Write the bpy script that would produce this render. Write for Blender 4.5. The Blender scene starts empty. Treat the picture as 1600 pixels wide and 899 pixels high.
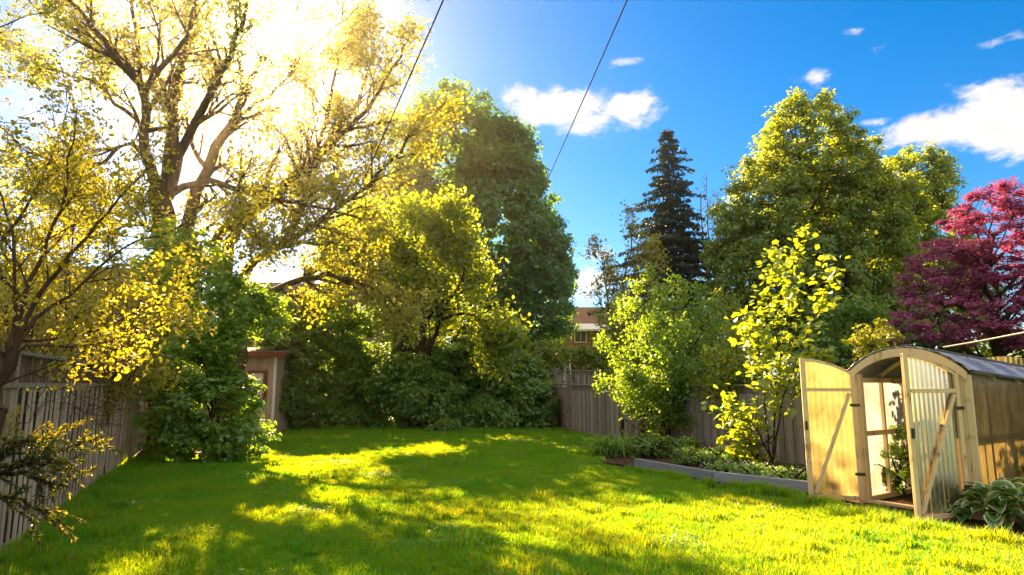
import bpy, math, random
import numpy as np
from mathutils import Vector, Matrix

R = math.radians
random.seed(7)
rng = np.random.default_rng(7)
S = bpy.context.scene
COL = S.collection

# ------------------------------------------------------------------ camera
EYE = 1.65
PITCH = math.atan(0.1505)
cam_d = bpy.data.cameras.new('camera')
cam_d.sensor_width = 36.0
cam_d.lens = 22.5
cam_d.clip_start = 0.05
cam_d.clip_end = 3000.0
cam = bpy.data.objects.new('camera', cam_d)
cam.location = (0, 0, EYE)
cam.rotation_euler = (R(90) + PITCH, 0, 0)
COL.objects.link(cam)
S.camera = cam

# measured sight lines of the photograph (1600 x 899), used to survey the place
def ray(px, py):
    a = (px - 800) / 1000.0
    b = (449.5 - py) / 1000.0
    return Vector((a, math.cos(PITCH) - b * math.sin(PITCH), math.sin(PITCH) + b * math.cos(PITCH)))
def G(px, py, z=0.0):
    d = ray(px, py); t = (z - EYE) / d.z
    return Vector((d.x * t, d.y * t, z))
def A(px, py, Y):
    d = ray(px, py); t = Y / d.y
    return Vector((d.x * t, Y, EYE + d.z * t))
YAW = R(24)
def YD(v, u, z=0.0):                                  # yard frame: v across, u along the yard
    return Vector((v * math.cos(YAW) - u * math.sin(YAW), v * math.sin(YAW) + u * math.cos(YAW), z))

# ------------------------------------------------------------------ sun and sky
SUN_DIR = ray(388, 55).normalized()
SUN_EL = math.asin(SUN_DIR.z)
SUN_AZ = math.atan2(SUN_DIR.x, SUN_DIR.y)             # clockwise from +Y
sun_d = bpy.data.lights.new('sun', 'SUN')
sun_d.energy = 5.0
sun_d.angle = R(0.55)
sun_d.color = (1.0, 0.71, 0.35)
sun = bpy.data.objects.new('sun', sun_d)
sun.rotation_euler = (-SUN_DIR).to_track_quat('-Z', 'Y').to_euler()
sun.location = (-20, 40, 40)
COL.objects.link(sun)

S.view_settings.view_transform = 'Standard'
S.view_settings.look = 'None'
S.view_settings.gamma = 1.0
S.view_settings.use_curve_mapping = False
S.view_settings.exposure = 3.02
S.cycles.use_denoising = True
S.cycles.max_bounces = 9
S.cycles.diffuse_bounces = 6
S.cycles.glossy_bounces = 2
S.cycles.transmission_bounces = 5
S.cycles.transparent_max_bounces = 8
S.cycles.volume_bounces = 0
S.cycles.caustics_reflective = False
S.cycles.caustics_refractive = False
S.cycles.sample_clamp_indirect = 6.0

W = bpy.data.worlds.new('World'); S.world = W; W.use_nodes = True
nt = W.node_tree; nt.nodes.clear()
def N(t, **kw):
    n = nt.nodes.new(t)
    for k, v in kw.items(): setattr(n, k, v)
    return n
def link(a, b): nt.links.new(a, b)
def M(op, a, b=None, c=None, clamp=False):
    n = N('ShaderNodeMath', operation=op); n.use_clamp = clamp
    for i, x in enumerate((a, b, c)):
        if x is None: continue
        if isinstance(x, (int, float)): n.inputs[i].default_value = x
        else: link(x, n.inputs[i])
    return n.outputs[0]
sky = N('ShaderNodeTexSky', sky_type='NISHITA')
sky.sun_disc = False
sky.sun_elevation = SUN_EL
sky.sun_rotation = SUN_AZ
sky.air_density = 1.0; sky.dust_density = 0.25; sky.ozone_density = 4.0
tc = N('ShaderNodeTexCoord')
nrm = N('ShaderNodeVectorMath', operation='NORMALIZE'); link(tc.outputs['Generated'], nrm.inputs[0])
sep = N('ShaderNodeSeparateXYZ'); link(nrm.outputs[0], sep.inputs[0])
az = M('ARCTAN2', sep.outputs[0], sep.outputs[1])
el = M('ARCSINE', sep.outputs[2])
cmb = N('ShaderNodeCombineXYZ'); link(az, cmb.inputs[0]); link(M('MULTIPLY', el, 1.7), cmb.inputs[1])
noi = N('ShaderNodeTexNoise'); noi.inputs['Scale'].default_value = 14.0; noi.inputs['Detail'].default_value = 9.0
noi.inputs['Roughness'].default_value = 0.68; noi.inputs['Distortion'].default_value = 0.25
link(cmb.outputs[0], noi.inputs['Vector'])
noi2 = N('ShaderNodeTexNoise'); noi2.inputs['Scale'].default_value = 26.0; noi2.inputs['Detail'].default_value = 6.0
link(cmb.outputs[0], noi2.inputs['Vector'])
# cumulus banks of that evening: (pixel centre, half width, half height, weight)
CL = [(880, 168, 90, 32, 1.15), (985, 168, 55, 26, 1.1), (830, 155, 50, 24, .85), (920, 190, 60, 22, .9), (980, 97, 27, 10, .75),
      (1555, 185, 80, 55, 1.25), (1460, 205, 85, 28, 1.1), (1640, 215, 90, 50, 1.0), (1560, 240, 60, 18, .7), (1370, 188, 30, 10, .72),
      (1275, 118, 38, 15, .62), (1362, 74, 26, 13, .5), (1335, 48, 18, 9, .5), (1560, 66, 60, 10, .5),
      (925, 396, 40, 16, .7), (915, 285, 30, 8, .42), (940, 440, 60, 26, .9), (600, -10, 60, 22, .7)]
tot = None
for (cx, cy, hw, hh, wt) in CL:
    d = ray(cx, cy).normalized()
    a0, e0 = math.atan2(d.x, d.y), math.asin(d.z)
    dx = ray(cx + hw, cy).normalized(); dy = ray(cx, cy - hh).normalized()
    wa = abs(math.atan2(dx.x, dx.y) - a0); we = abs(math.asin(dy.z) - e0)
    qa = M('DIVIDE', M('SUBTRACT', az, a0), wa); qe = M('DIVIDE', M('SUBTRACT', el, e0), we)
    r2 = M('ADD', M('MULTIPLY', qa, qa), M('MULTIPLY', qe, qe))
    g = M('MULTIPLY', M('EXPONENT', M('MULTIPLY', r2, -0.75)), wt)
    tot = g if tot is None else M('MAXIMUM', tot, g)
# denser bright cloud added outside the view, as soft fill light
def sstep(x, a, b):
    n = N('ShaderNodeMapRange', interpolation_type='SMOOTHSTEP'); n.inputs['From Min'].default_value = a; n.inputs['From Max'].default_value = b; link(x, n.inputs['Value']); return n.outputs['Result']
far = M('MULTIPLY', M('MAXIMUM', sstep(M('ABSOLUTE', az), 0.85, 1.25), sstep(el, 0.68, 0.95)), 0.85)
tot = M('MAXIMUM', tot, far)
bank = N('ShaderNodeMapRange', interpolation_type='SMOOTHSTEP')          # bright thin cloud bank filling the sky left of the sun
bank.inputs['From Min'].default_value = -0.30; bank.inputs['From Max'].default_value = -0.62; bank.inputs['To Max'].default_value = 0.40
link(az, bank.inputs['Value'])
tot = M('MAXIMUM', tot, M('MULTIPLY', bank.outputs['Result'], M('GREATER_THAN', az, -2.3)))
dens = M('ADD', tot, M('MULTIPLY', M('SUBTRACT', noi.outputs['Fac'], 0.5), 2.2))
mr = N('ShaderNodeMapRange', interpolation_type='SMOOTHSTEP')
mr.inputs['From Min'].default_value = 0.34; mr.inputs['From Max'].default_value = 0.92
link(dens, mr.inputs['Value'])
cm = mr.outputs['Result']
# cloud light: lit crowns, greyer thick middles
ccol = N('ShaderNodeMix', data_type='RGBA')
ccol.inputs[6].default_value = (2.75, 2.55, 2.3, 1); ccol.inputs[7].default_value = (2.0, 1.9, 1.97, 1)
cs = N('ShaderNodeMapRange'); cs.inputs['From Min'].default_value = 0.55; cs.inputs['From Max'].default_value = 0.85
link(M('ADD', M('MULTIPLY', noi2.outputs['Fac'], .5), M('MULTIPLY', noi.outputs['Fac'], .6)), cs.inputs['Value'])
link(cs.outputs['Result'], ccol.inputs[0])
# sunlit air around the sun
dot = N('ShaderNodeVectorMath', operation='DOT_PRODUCT'); link(nrm.outputs[0], dot.inputs[0]); dot.inputs[1].default_value = SUN_DIR
dp = M('MAXIMUM', dot.outputs['Value'], 0.0)
glow = M('ADD', M('ADD', M('MULTIPLY', M('POWER', dp, 16.0), 0.05), M('MULTIPLY', M('POWER', dp, 130.0), 1.5)), M('MULTIPLY', M('POWER', dp, 3000.0), 500.0))
gc = N('ShaderNodeVectorMath', operation='SCALE'); gc.inputs[0].default_value = (1.0, 0.72, 0.38); link(glow, gc.inputs['Scale'])
hs = N('ShaderNodeHueSaturation'); hs.inputs['Saturation'].default_value = 1.4; hs.inputs['Value'].default_value = 0.45
link(sky.outputs[0], hs.inputs['Color'])
mix = N('ShaderNodeMix', data_type='RGBA'); link(cm, mix.inputs[0]); link(hs.outputs[0], mix.inputs[6]); link(ccol.outputs[2], mix.inputs[7])
add = N('ShaderNodeVectorMath', operation='ADD'); link(mix.outputs[2], add.inputs[0]); link(gc.outputs[0], add.inputs[1])
bg = N('ShaderNodeBackground'); bg.inputs['Strength'].default_value = 0.055
link(add.outputs[0], bg.inputs['Color'])
wo = N('ShaderNodeOutputWorld'); link(bg.outputs[0], wo.inputs['Surface'])

# ------------------------------------------------------------------ materials
MATS = {}
class Mat:
    def __init__(self, name):
        self.m = bpy.data.materials.new(name); self.m.use_nodes = True
        self.t = self.m.node_tree; self.t.nodes.clear()
        self.out = self.n('ShaderNodeOutputMaterial')
        MATS[name] = self.m
    def n(self, t, **kw):
        x = self.t.nodes.new(t)
        for k, v in kw.items(): setattr(x, k, v)
        return x
    def l(self, a, b): self.t.links.new(a, b)
    def mixc(self, f, a, b, blend='MIX'):
        x = self.n('ShaderNodeMix', data_type='RGBA'); x.blend_type = blend
        for i, v in ((0, f), (6, a), (7, b)):
            if isinstance(v, (int, float)): x.inputs[i].default_value = v
            elif isinstance(v, tuple): x.inputs[i].default_value = v if len(v) == 4 else (*v, 1)
            else: self.l(v, x.inputs[i])
        return x.outputs[2]
    def noise(self, scale, detail=4, rough=.55, vec=None, dist=0.0):
        x = self.n('ShaderNodeTexNoise'); x.inputs['Scale'].default_value = scale; x.inputs['Detail'].default_value = detail
        x.inputs['Roughness'].default_value = rough; x.inputs['Distortion'].default_value = dist
        if vec is not None: self.l(vec, x.inputs['Vector'])
        return x.outputs['Fac']
    def ramp(self, fac, lo, hi):
        x = self.n('ShaderNodeMapRange'); x.inputs['From Min'].default_value = lo; x.inputs['From Max'].default_value = hi
        self.l(fac, x.inputs['Value']); return x.outputs['Result']
    def coords(self, kind='Object', scale=(1, 1, 1)):
        tc = self.n('ShaderNodeTexCoord'); mp = self.n('ShaderNodeMapping'); mp.inputs['Scale'].default_value = scale
        self.l(tc.outputs[kind], mp.inputs['Vector']); return mp.outputs['Vector']
    def bump(self, h, strength=.3, dist=.01):
        b = self.n('ShaderNodeBump'); b.inputs['Strength'].default_value = strength; b.inputs['Distance'].default_value = dist
        self.l(h, b.inputs['Height']); return b.outputs['Normal']
    def pbr(self, col, rough=.8, normal=None, spec=.3, metal=0.0):
        p = self.n('ShaderNodeBsdfPrincipled')
        if isinstance(col, tuple): p.inputs['Base Color'].default_value = (*col, 1)
        else: self.l(col, p.inputs['Base Color'])
        if isinstance(rough, (int, float)): p.inputs['Roughness'].default_value = rough
        else: self.l(rough, p.inputs['Roughness'])
        p.inputs['Specular IOR Level'].default_value = spec; p.inputs['Metallic'].default_value = metal
        if normal is not None: self.l(normal, p.inputs['Normal'])
        return p.outputs[0]
    def end(self, sh): self.l(sh, self.out.inputs['Surface']); return self.m

def leaf_mat(name, c1, c2, t1, t2, trans=.5, gloss=.06, rough=.45, clump=.6, wn=.4):
    """two-sided leaf: c1..c2 surface colours, t1..t2 light coming through"""
    q = Mat(name)
    geo = q.n('ShaderNodeNewGeometry')
    rnd = geo.outputs['Random Per Island']
    nz = q.ramp(q.noise(clump, 3, .6, geo.outputs['Position']), .3, .7)
    f = q.n('ShaderNodeMath', operation='MULTIPLY_ADD'); q.l(rnd, f.inputs[0]); f.inputs[1].default_value = 1 - wn
    g = q.n('ShaderNodeMath', operation='MULTIPLY'); q.l(nz, g.inputs[0]); g.inputs[1].default_value = wn
    q.l(g.outputs[0], f.inputs[2])
    cd = q.mixc(f.outputs[0], c1, c2); ct = q.mixc(f.outputs[0], t1, t2)
    d = q.n('ShaderNodeBsdfDiffuse'); q.l(cd, d.inputs['Color'])
    t = q.n('ShaderNodeBsdfTranslucent'); q.l(ct, t.inputs['Color'])
    m = q.n('ShaderNodeMixShader'); m.inputs[0].default_value = trans; q.l(d.outputs[0], m.inputs[1]); q.l(t.outputs[0], m.inputs[2])
    gl = q.n('ShaderNodeBsdfGlossy'); gl.inputs['Roughness'].default_value = rough; gl.inputs['Color'].default_value = (1, 1, 1, 1)
    m2 = q.n('ShaderNodeMixShader'); m2.inputs[0].default_value = gloss; q.l(m.outputs[0], m2.inputs[1]); q.l(gl.outputs[0], m2.inputs[2])
    return q.end(m2.outputs[0])

leaf_mat('leaf_young_gold', (.13, .16, .015), (.20, .21, .02), (.44, .42, .02), (.64, .58, .03))
leaf_mat('leaf_spring_yellow', (.16, .17, .012), (.24, .22, .016), (.55, .50, .015), (.70, .58, .02))
leaf_mat('leaf_maple', (.035, .15, .045), (.07, .21, .05), (.10, .34, .04), (.30, .45, .03))
leaf_mat('leaf_yellowgreen', (.055, .16, .014), (.11, .22, .016), (.36, .48, .012), (.60, .60, .015))
leaf_mat('leaf_linden', (.06, .165, .012), (.11, .22, .014), (.32, .45, .010), (.58, .56, .012))
leaf_mat('leaf_shrub', (.08, .21, .02), (.14, .28, .025), (.26, .46, .015), (.46, .56, .02))
leaf_mat('leaf_bright', (.10, .19, .012), (.16, .24, .015), (.36, .46, .012), (.58, .58, .015))
leaf_mat('leaf_hedge', (.08, .22, .028), (.15, .30, .032), (.20, .36, .015), (.36, .44, .018))
leaf_mat('leaf_purple', (.18, .04, .12), (.40, .10, .22), (.32, .03, .14), (.66, .12, .25), trans=.35, gloss=.03)
leaf_mat('leaf_spruce', (.022, .05, .048), (.045, .08, .065), (.03, .06, .03), (.05, .07, .03), trans=.12, gloss=.03)
leaf_mat('leaf_yew_dark', (.02, .04, .010), (.045, .07, .012), (.06, .09, .01), (.12, .13, .01), trans=.3)
leaf_mat('leaf_yew_tip', (.20, .19, .015), (.28, .24, .018), (.55, .46, .02), (.65, .52, .02))
leaf_mat('leaf_cedar', (.06, .10, .015), (.11, .14, .02), (.25, .27, .015), (.42, .36, .015))
leaf_mat('leaf_ground', (.11, .28, .035), (.19, .36, .045), (.2, .42, .02), (.38, .52, .02))
leaf_mat('leaf_white', (.45, .47, .38), (.6, .6, .5), (.3, .33, .2), (.4, .4, .25), trans=.3)
leaf_mat('leaf_lime', (.18, .23, .015), (.26, .28, .02), (.5, .5, .015), (.65, .58, .02))
leaf_mat('grass_blade', (.030, .28, .008), (.11, .37, .010), (.22, .56, .004), (.82, .66, .006), trans=.43, gloss=.012, clump=.8, wn=.62)
leaf_mat('grass_dry', (.20, .17, .05), (.28, .22, .08), (.3, .25, .06), (.35, .28, .08), trans=.4, gloss=.03)
leaf_mat('petal_yellow', (.7, .5, .02), (.8, .6, .03), (.5, .4, .02), (.6, .45, .02), trans=.3)
leaf_mat('hosta_green', (.05, .16, .03), (.08, .22, .04), (.08, .18, .02), (.12, .22, .03), trans=.3, gloss=.08, rough=.35)
leaf_mat('hosta_cream', (.55, .56, .30), (.65, .64, .36), (.45, .45, .18), (.5, .5, .2), trans=.3, gloss=.08, rough=.35)

def bark(name, c1, c2, scale=9):
    q = Mat(name); v = q.coords('Object', (1, 1, .22))
    n1 = q.noise(scale, 6, .65, v, .4); c = q.mixc(q.ramp(n1, .3, .7), c1, c2)
    q.end(q.pbr(c, .9, q.bump(n1, .7, .03), .15))
bark('bark', (.05, .033, .02), (.15, .10, .06))
bark('bark_dark', (.018, .012, .009), (.05, .034, .024))
bark('twig_brown', (.05, .030, .020), (.12, .075, .05), 14)

def wood(name, dark, light, rough=.85, paint=None, grain=(14, 14, 1.0), bumps=.35):
    q = Mat(name)
    oi = q.n('ShaderNodeObjectInfo')
    tc = q.n('ShaderNodeTexCoord')
    of = q.n('ShaderNodeVectorMath', operation='MULTIPLY_ADD'); q.l(tc.outputs['Object'], of.inputs[0]); of.inputs[1].default_value = grain
    cb = q.n('ShaderNodeCombineXYZ')
    for i, k in enumerate((37.0, 61.0, 23.0)):
        mm = q.n('ShaderNodeMath', operation='MULTIPLY'); q.l(oi.outputs['Random'], mm.inputs[0]); mm.inputs[1].default_value = k; q.l(mm.outputs[0], cb.inputs[i])
    q.l(cb.outputs[0], of.inputs[2])
    n1 = q.noise(3.0, 6, .65, of.outputs[0], .3)
    c = q.mixc(q.ramp(n1, .25, .75), dark, light)
    hv = q.n('ShaderNodeHueSaturation'); q.l(c, hv.inputs['Color'])
    mv = q.n('ShaderNodeMapRange'); q.l(oi.outputs['Random'], mv.inputs['Value']); mv.inputs['To Min'].default_value = .68; mv.inputs['To Max'].default_value = 1.25
    q.l(mv.outputs['Result'], hv.inputs['Value'])
    c = hv.outputs['Color']
    if paint:
        pn = q.noise(5.0, 6, .7, of.outputs[0], .2)
        pn2 = q.noise(2.2, 3, .6, tc.outputs['Object'])
        a = q.n('ShaderNodeMath', operation='ADD'); q.l(pn, a.inputs[0]); q.l(pn2, a.inputs[1])
        c = q.mixc(q.ramp(a.outputs[0], .80, .90), c, paint)
    q.end(q.pbr(c, rough, q.bump(n1, bumps, .004), .25))
wood('wood_weathered', (.15, .135, .122), (.37, .335, .30))
wood('wood_picket', (.26, .20, .165), (.56, .46, .39), grain=(14, 14, 1.2))
wood('wood_brown', (.07, .042, .03), (.17, .105, .075))
wood('wood_gap_shade', (.018, .013, .010), (.05, .036, .028))
wood('wood_greenhouse', (.20, .11, .05), (.38, .24, .12), paint=(.66, .50, .30))
wood('wood_edging', (.20, .23, .28), (.33, .37, .44), grain=(1, 14, 14))
wood('wood_soil_edge', (.10, .07, .05), (.24, .18, .12), grain=(1, 10, 10))
wood('siding_pink', (.33, .25, .20), (.45, .35, .28))
wood('trim_white', (.62, .60, .56), (.74, .72, .68), rough=.6)
wood('fascia_red', (.12, .03, .025), (.20, .055, .045), rough=.6)

q = Mat('window_glass'); q.end(q.pbr((.05, .06, .07), .06, None, .6))
q = Mat('white_blind'); q.end(q.pbr((.6, .62, .64), .7))
q = Mat('cable_black'); q.end(q.pbr((.012, .012, .014), .95, None, .05))
q = Mat('cable_grey'); q.end(q.pbr((.32, .29, .27), .5))
q = Mat('dark_metal'); q.end(q.pbr((.05, .045, .04), .45, None, .5, .6))
def brick(name, c1, c2, mortar, scale):
    q = Mat(name); v = q.coords('Object')
    mp = q.n('ShaderNodeSeparateXYZ'); q.l(v, mp.inputs[0])
    ad = q.n('ShaderNodeMath', operation='ADD'); q.l(mp.outputs[0], ad.inputs[0]); q.l(mp.outputs[1], ad.inputs[1])
    cb = q.n('ShaderNodeCombineXYZ'); q.l(ad.outputs[0], cb.inputs[0]); q.l(mp.outputs[2], cb.inputs[1])
    b = q.n('ShaderNodeTexBrick'); q.l(cb.outputs[0], b.inputs['Vector'])
    b.inputs['Color1'].default_value = (*c1, 1); b.inputs['Color2'].default_value = (*c2, 1); b.inputs['Mortar'].default_value = (*mortar, 1)
    b.inputs['Scale'].default_value = scale; b.inputs['Mortar Size'].default_value = .012; b.inputs['Brick Width'].default_value = .22; b.inputs['Row Height'].default_value = .075
    c = q.mixc(q.ramp(q.noise(.6, 4), .3, .7), b.outputs['Color'], (.7, .7, .7), 'MULTIPLY')
    q.end(q.pbr(c, .9, q.bump(b.outputs['Fac'], -.4, .01)))
brick('brick_red', (.34, .06, .035), (.42, .085, .05), (.36, .26, .22), 1.0)
brick('brick_brown', (.17, .10, .07), (.22, .13, .09), (.3, .26, .22), 1.0)
q = Mat('shingle_brown'); v = q.coords('Object'); n1 = q.noise(9, 5, .6, v)
q.end(q.pbr(q.mixc(n1, (.04, .028, .024), (.09, .065, .055)), .95, q.bump(n1, .4, .02)))
q = Mat('shingle_red'); v = q.coords('Object'); n1 = q.noise(9, 5, .6, v)
q.end(q.pbr(q.mixc(n1, (.07, .025, .02), (.13, .05, .04)), .95, q.bump(n1, .4, .02)))

# ground: thin turf over soil
q = Mat('turf_soil'); geo = q.n('ShaderNodeNewGeometry')
n1 = q.noise(.9, 5, .6, geo.outputs['Position']); n2 = q.noise(14, 5, .7, geo.outputs['Position'])
c = q.mixc(q.ramp(n1, .3, .72), (.045, .085, .010), (.075, .12, .012)); c = q.mixc(q.ramp(n2, .50, .75), c, (.11, .085, .04))
q.end(q.pbr(c, .95, q.bump(n2, .6, .03), .1))
q = Mat('bed_soil'); geo = q.n('ShaderNodeNewGeometry')
n2 = q.noise(10, 7, .7, geo.outputs['Position'])
q.end(q.pbr(q.mixc(q.ramp(n2, .3, .7), (.03, .018, .012), (.12, .075, .05)), .95, q.bump(n2, .9, .05), .1))

# fibreglass: milky sheet that lets sun through, algae and grime in it
def fibre(name, c_t, c_d, grime, clear):
    q = Mat(name); v = q.coords('Object')
    n1 = q.noise(2.2, 5, .6, v, .3); n2 = q.noise(11, 5, .7, v)
    sx = q.n('ShaderNodeSeparateXYZ'); q.l(v, sx.inputs[0])
    st = q.coords('Object', (16, 16, .7)); n3 = q.noise(1.0, 4, .6, st)
    a = q.n('ShaderNodeMath', operation='ADD'); q.l(n1, a.inputs[0]); q.l(n3, a.inputs[1])
    f = q.ramp(n1, .32, .66)
    ct = q.mixc(f, c_t, grime); cd = q.mixc(f, c_d, grime)
    t = q.n('ShaderNodeBsdfTranslucent'); q.l(ct, t.inputs[0])
    d = q.n('ShaderNodeBsdfDiffuse'); q.l(cd, d.inputs[0])
    m = q.n('ShaderNodeMixShader'); m.inputs[0].default_value = .28; q.l(t.outputs[0], m.inputs[1]); q.l(d.outputs[0], m.inputs[2])
    tr = q.n('ShaderNodeBsdfTransparent'); tr.inputs[0].default_value = (.9, .85, .68, 1)
    m2 = q.n('ShaderNodeMixShader'); m2.inputs[0].default_value = clear; q.l(m.outputs[0], m2.inputs[1]); q.l(tr.outputs[0], m2.inputs[2])
    g = q.n('ShaderNodeBsdfGlossy'); g.inputs['Roughness'].default_value = .28
    fr = q.n('ShaderNodeFresnel'); fr.inputs[0].default_value = 1.4
    m3 = q.n('ShaderNodeMixShader'); q.l(fr.outputs[0], m3.inputs[0]); q.l(m2.outputs[0], m3.inputs[1]); q.l(g.outputs[0], m3.inputs[2])
    q.end(m3.outputs[0])
fibre('fibreglass_amber', (.60, .42, .16), (.44, .35, .19), (.20, .18, .06), .30)
fibre('fibreglass_milky', (.42, .44, .46), (.40, .42, .46), (.22, .2, .18), .30)
q = Mat('roof_sheet'); v = q.coords('Object'); n1 = q.noise(4, 4, .6, v)
q.end(q.pbr(q.mixc(n1, (.16, .20, .30), (.30, .35, .45)), .22, None, .7))
q = Mat('roof_edge'); q.end(q.pbr((.02, .02, .025), .4))

# ------------------------------------------------------------------ builders
def new_obj(name, me, mats, parent=None):
    for m in (mats if isinstance(mats, (list, tuple)) else [mats]):
        me.materials.append(MATS[m])
    o = bpy.data.objects.new(name, me); COL.objects.link(o)
    if parent is not None: o.parent = parent
    return o
def empty(name, loc, rz=0.0):
    o = bpy.data.objects.new(name, None); COL.objects.link(o)
    o.location = loc; o.rotation_euler = (0, 0, rz); o.empty_display_size = .2
    return o
def tag(o, label=None, cat=None, group=None, kind=None):
    if label: o['label'] = label
    if cat: o['category'] = cat
    if group: o['group'] = group
    if kind: o['kind'] = kind
    return o
def fast_mesh(name, V, F, smooth=False, mat_idx=None):
    """V (n,3) floats, F (m,k) ints of one face size, or a list of such arrays"""
    me = bpy.data.meshes.new(name)
    Fs = F if isinstance(F, list) else [F]
    Fs = [np.asarray(f, dtype=np.int32) for f in Fs if len(f)]
    V = np.asarray(V, dtype=np.float32)
    me.vertices.add(len(V)); me.vertices.foreach_set('co', V.ravel())
    loops = np.concatenate([f.ravel() for f in Fs]); tot = np.concatenate([np.full(len(f), f.shape[1], np.int32) for f in Fs])
    start = np.concatenate([[0], np.cumsum(tot)[:-1]]).astype(np.int32)
    me.loops.add(len(loops)); me.loops.foreach_set('vertex_index', loops)
    me.polygons.add(len(tot)); me.polygons.foreach_set('loop_start', start); me.polygons.foreach_set('loop_total', tot)
    if smooth: me.polygons.foreach_set('use_smooth', np.ones(len(tot), bool))
    if mat_idx is not None: me.polygons.foreach_set('material_index', np.asarray(mat_idx, np.int32))
    me.update(calc_edges=True); me.validate()
    return me

class MB:
    def __init__(self): self.v = []; self.f = []
    def hexa(self, p):
        b = len(self.v); self.v += [tuple(x) for x in p]
        for q in ((3, 2, 1, 0), (4, 5, 6, 7), (0, 1, 5, 4), (1, 2, 6, 5), (2, 3, 7, 6), (3, 0, 4, 7)): self.f.append(tuple(b + i for i in q))
        return self
    def box(self, x0, x1, y0, y1, z0, z1):
        return self.hexa([(x0, y0, z0), (x1, y0, z0), (x1, y1, z0), (x0, y1, z0), (x0, y0, z1), (x1, y0, z1), (x1, y1, z1), (x0, y1, z1)])
    def bar(self, a, b, w, d, up=Vector((0, 1, 0))):
        a = Vector(a); b = Vector(b); t = (b - a).normalized(); n = up - t * up.dot(t); n.normalize(); s = t.cross(n)
        p = [a + s * (i * w / 2) + n * (j * d / 2) for i, j in ((-1, -1), (1, -1), (1, 1), (-1, 1))] + [b + s * (i * w / 2) + n * (j * d / 2) for i, j in ((-1, -1), (1, -1), (1, 1), (-1, 1))]
        return self.hexa(p)
    def poly(self, pts):
        b = len(self.v); self.v += [tuple(p) for p in pts]; self.f.append(tuple(range(b, b + len(pts)))); return self
    def build(self, name, mat, parent=None, bevel=0.0):
        me = bpy.data.meshes.new(name); me.from_pydata(self.v, [], self.f); me.update()
        o = new_obj(name, me, mat, parent)
        if bevel:
            b = o.modifiers.new('bevel', 'BEVEL'); b.width = bevel; b.segments = 1
        return o

class Tubes:
    def __init__(self): self.V = []; self.F = []; self.nv = 0
    def add(self, pts, rad, sides=6):
        P = np.asarray(pts, float); n = len(P); rad = np.asarray(rad, float)
        T = np.gradient(P, axis=0); T /= (np.linalg.norm(T, axis=1, keepdims=True) + 1e-9)
        ref = np.array([0.31, 0.93, 0.2]) if abs(T[0] @ np.array([0.31, 0.93, 0.2])) < .85 else np.array([.9, -.2, .3])
        B = np.cross(T, ref); B /= (np.linalg.norm(B, axis=1, keepdims=True) + 1e-9); C = np.cross(T, B)
        a = np.arange(sides) * 2 * np.pi / sides
        ring = P[:, None] + rad[:, None, None] * (np.cos(a)[None, :, None] * B[:, None] + np.sin(a)[None, :, None] * C[:, None])
        self.V.append(ring.reshape(-1, 3))
        i = np.arange(n - 1)[:, None] * sides; j = np.arange(sides)[None]; k = (j + 1) % sides
        q = np.stack([i + j, i + k, i + sides + k, i + sides + j], -1).reshape(-1, 4) + self.nv
        self.F.append(q); self.nv += n * sides
    def mesh(self, name, origin):
        return fast_mesh(name, np.concatenate(self.V) - np.asarray(origin), np.concatenate(self.F), True)

def leaves_mesh(name, P, Nn, size, origin, shape='diamond', aspect=.62, droop=None):
    """one small bent blade per point; P (n,3), Nn rough facing (n,3)"""
    P = np.asarray(P, float); n = len(P); size = np.broadcast_to(np.asarray(size, float), (n,))[:, None]
    Nn = Nn / (np.linalg.norm(Nn, axis=1, keepdims=True) + 1e-9)
    T = rng.normal(size=(n, 3))
    if droop is not None: T = T + droop
    T -= Nn * (T * Nn).sum(1, keepdims=True); T /= (np.linalg.norm(T, axis=1, keepdims=True) + 1e-9)
    B = np.cross(Nn, T); s = size
    if shape == 'diamond':
        V = np.stack([P - T * s * .5, P + B * s * aspect * .5 - Nn * s * .10, P + T * s * .5 - Nn * s * .06, P - B * s * aspect * .5 - Nn * s * .10], 1)
        F = np.arange(n * 4).reshape(n, 4)
        me = fast_mesh(name, V.reshape(-1, 3) - np.asarray(origin), F)
    else:                                             # six points folded along the midrib
        V = np.stack([P - T * s * .5, P + B * s * aspect * .5 - T * s * .12 - Nn * s * .12, P + B * s * aspect * .36 + T * s * .22 - Nn * s * .12,
                      P + T * s * .55 - Nn * s * .10, P - B * s * aspect * .36 + T * s * .22 - Nn * s * .12, P - B * s * aspect * .5 - T * s * .12 - Nn * s * .12], 1)
        b = np.arange(n)[:, None] * 6
        F = np.concatenate([b + np.array([[0, 1, 2, 3]]), b + np.array([[0, 3, 4, 5]])])
        me = fast_mesh(name, V.reshape(-1, 3) - np.asarray(origin), F)
    return me

def rot_dir(d, ang, r):
    """d turned by ang about a random side axis"""
    p = r.normal(size=3); p -= d * (p @ d); p /= np.linalg.norm(p) + 1e-9
    return d * math.cos(ang) + p * math.sin(ang)

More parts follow.
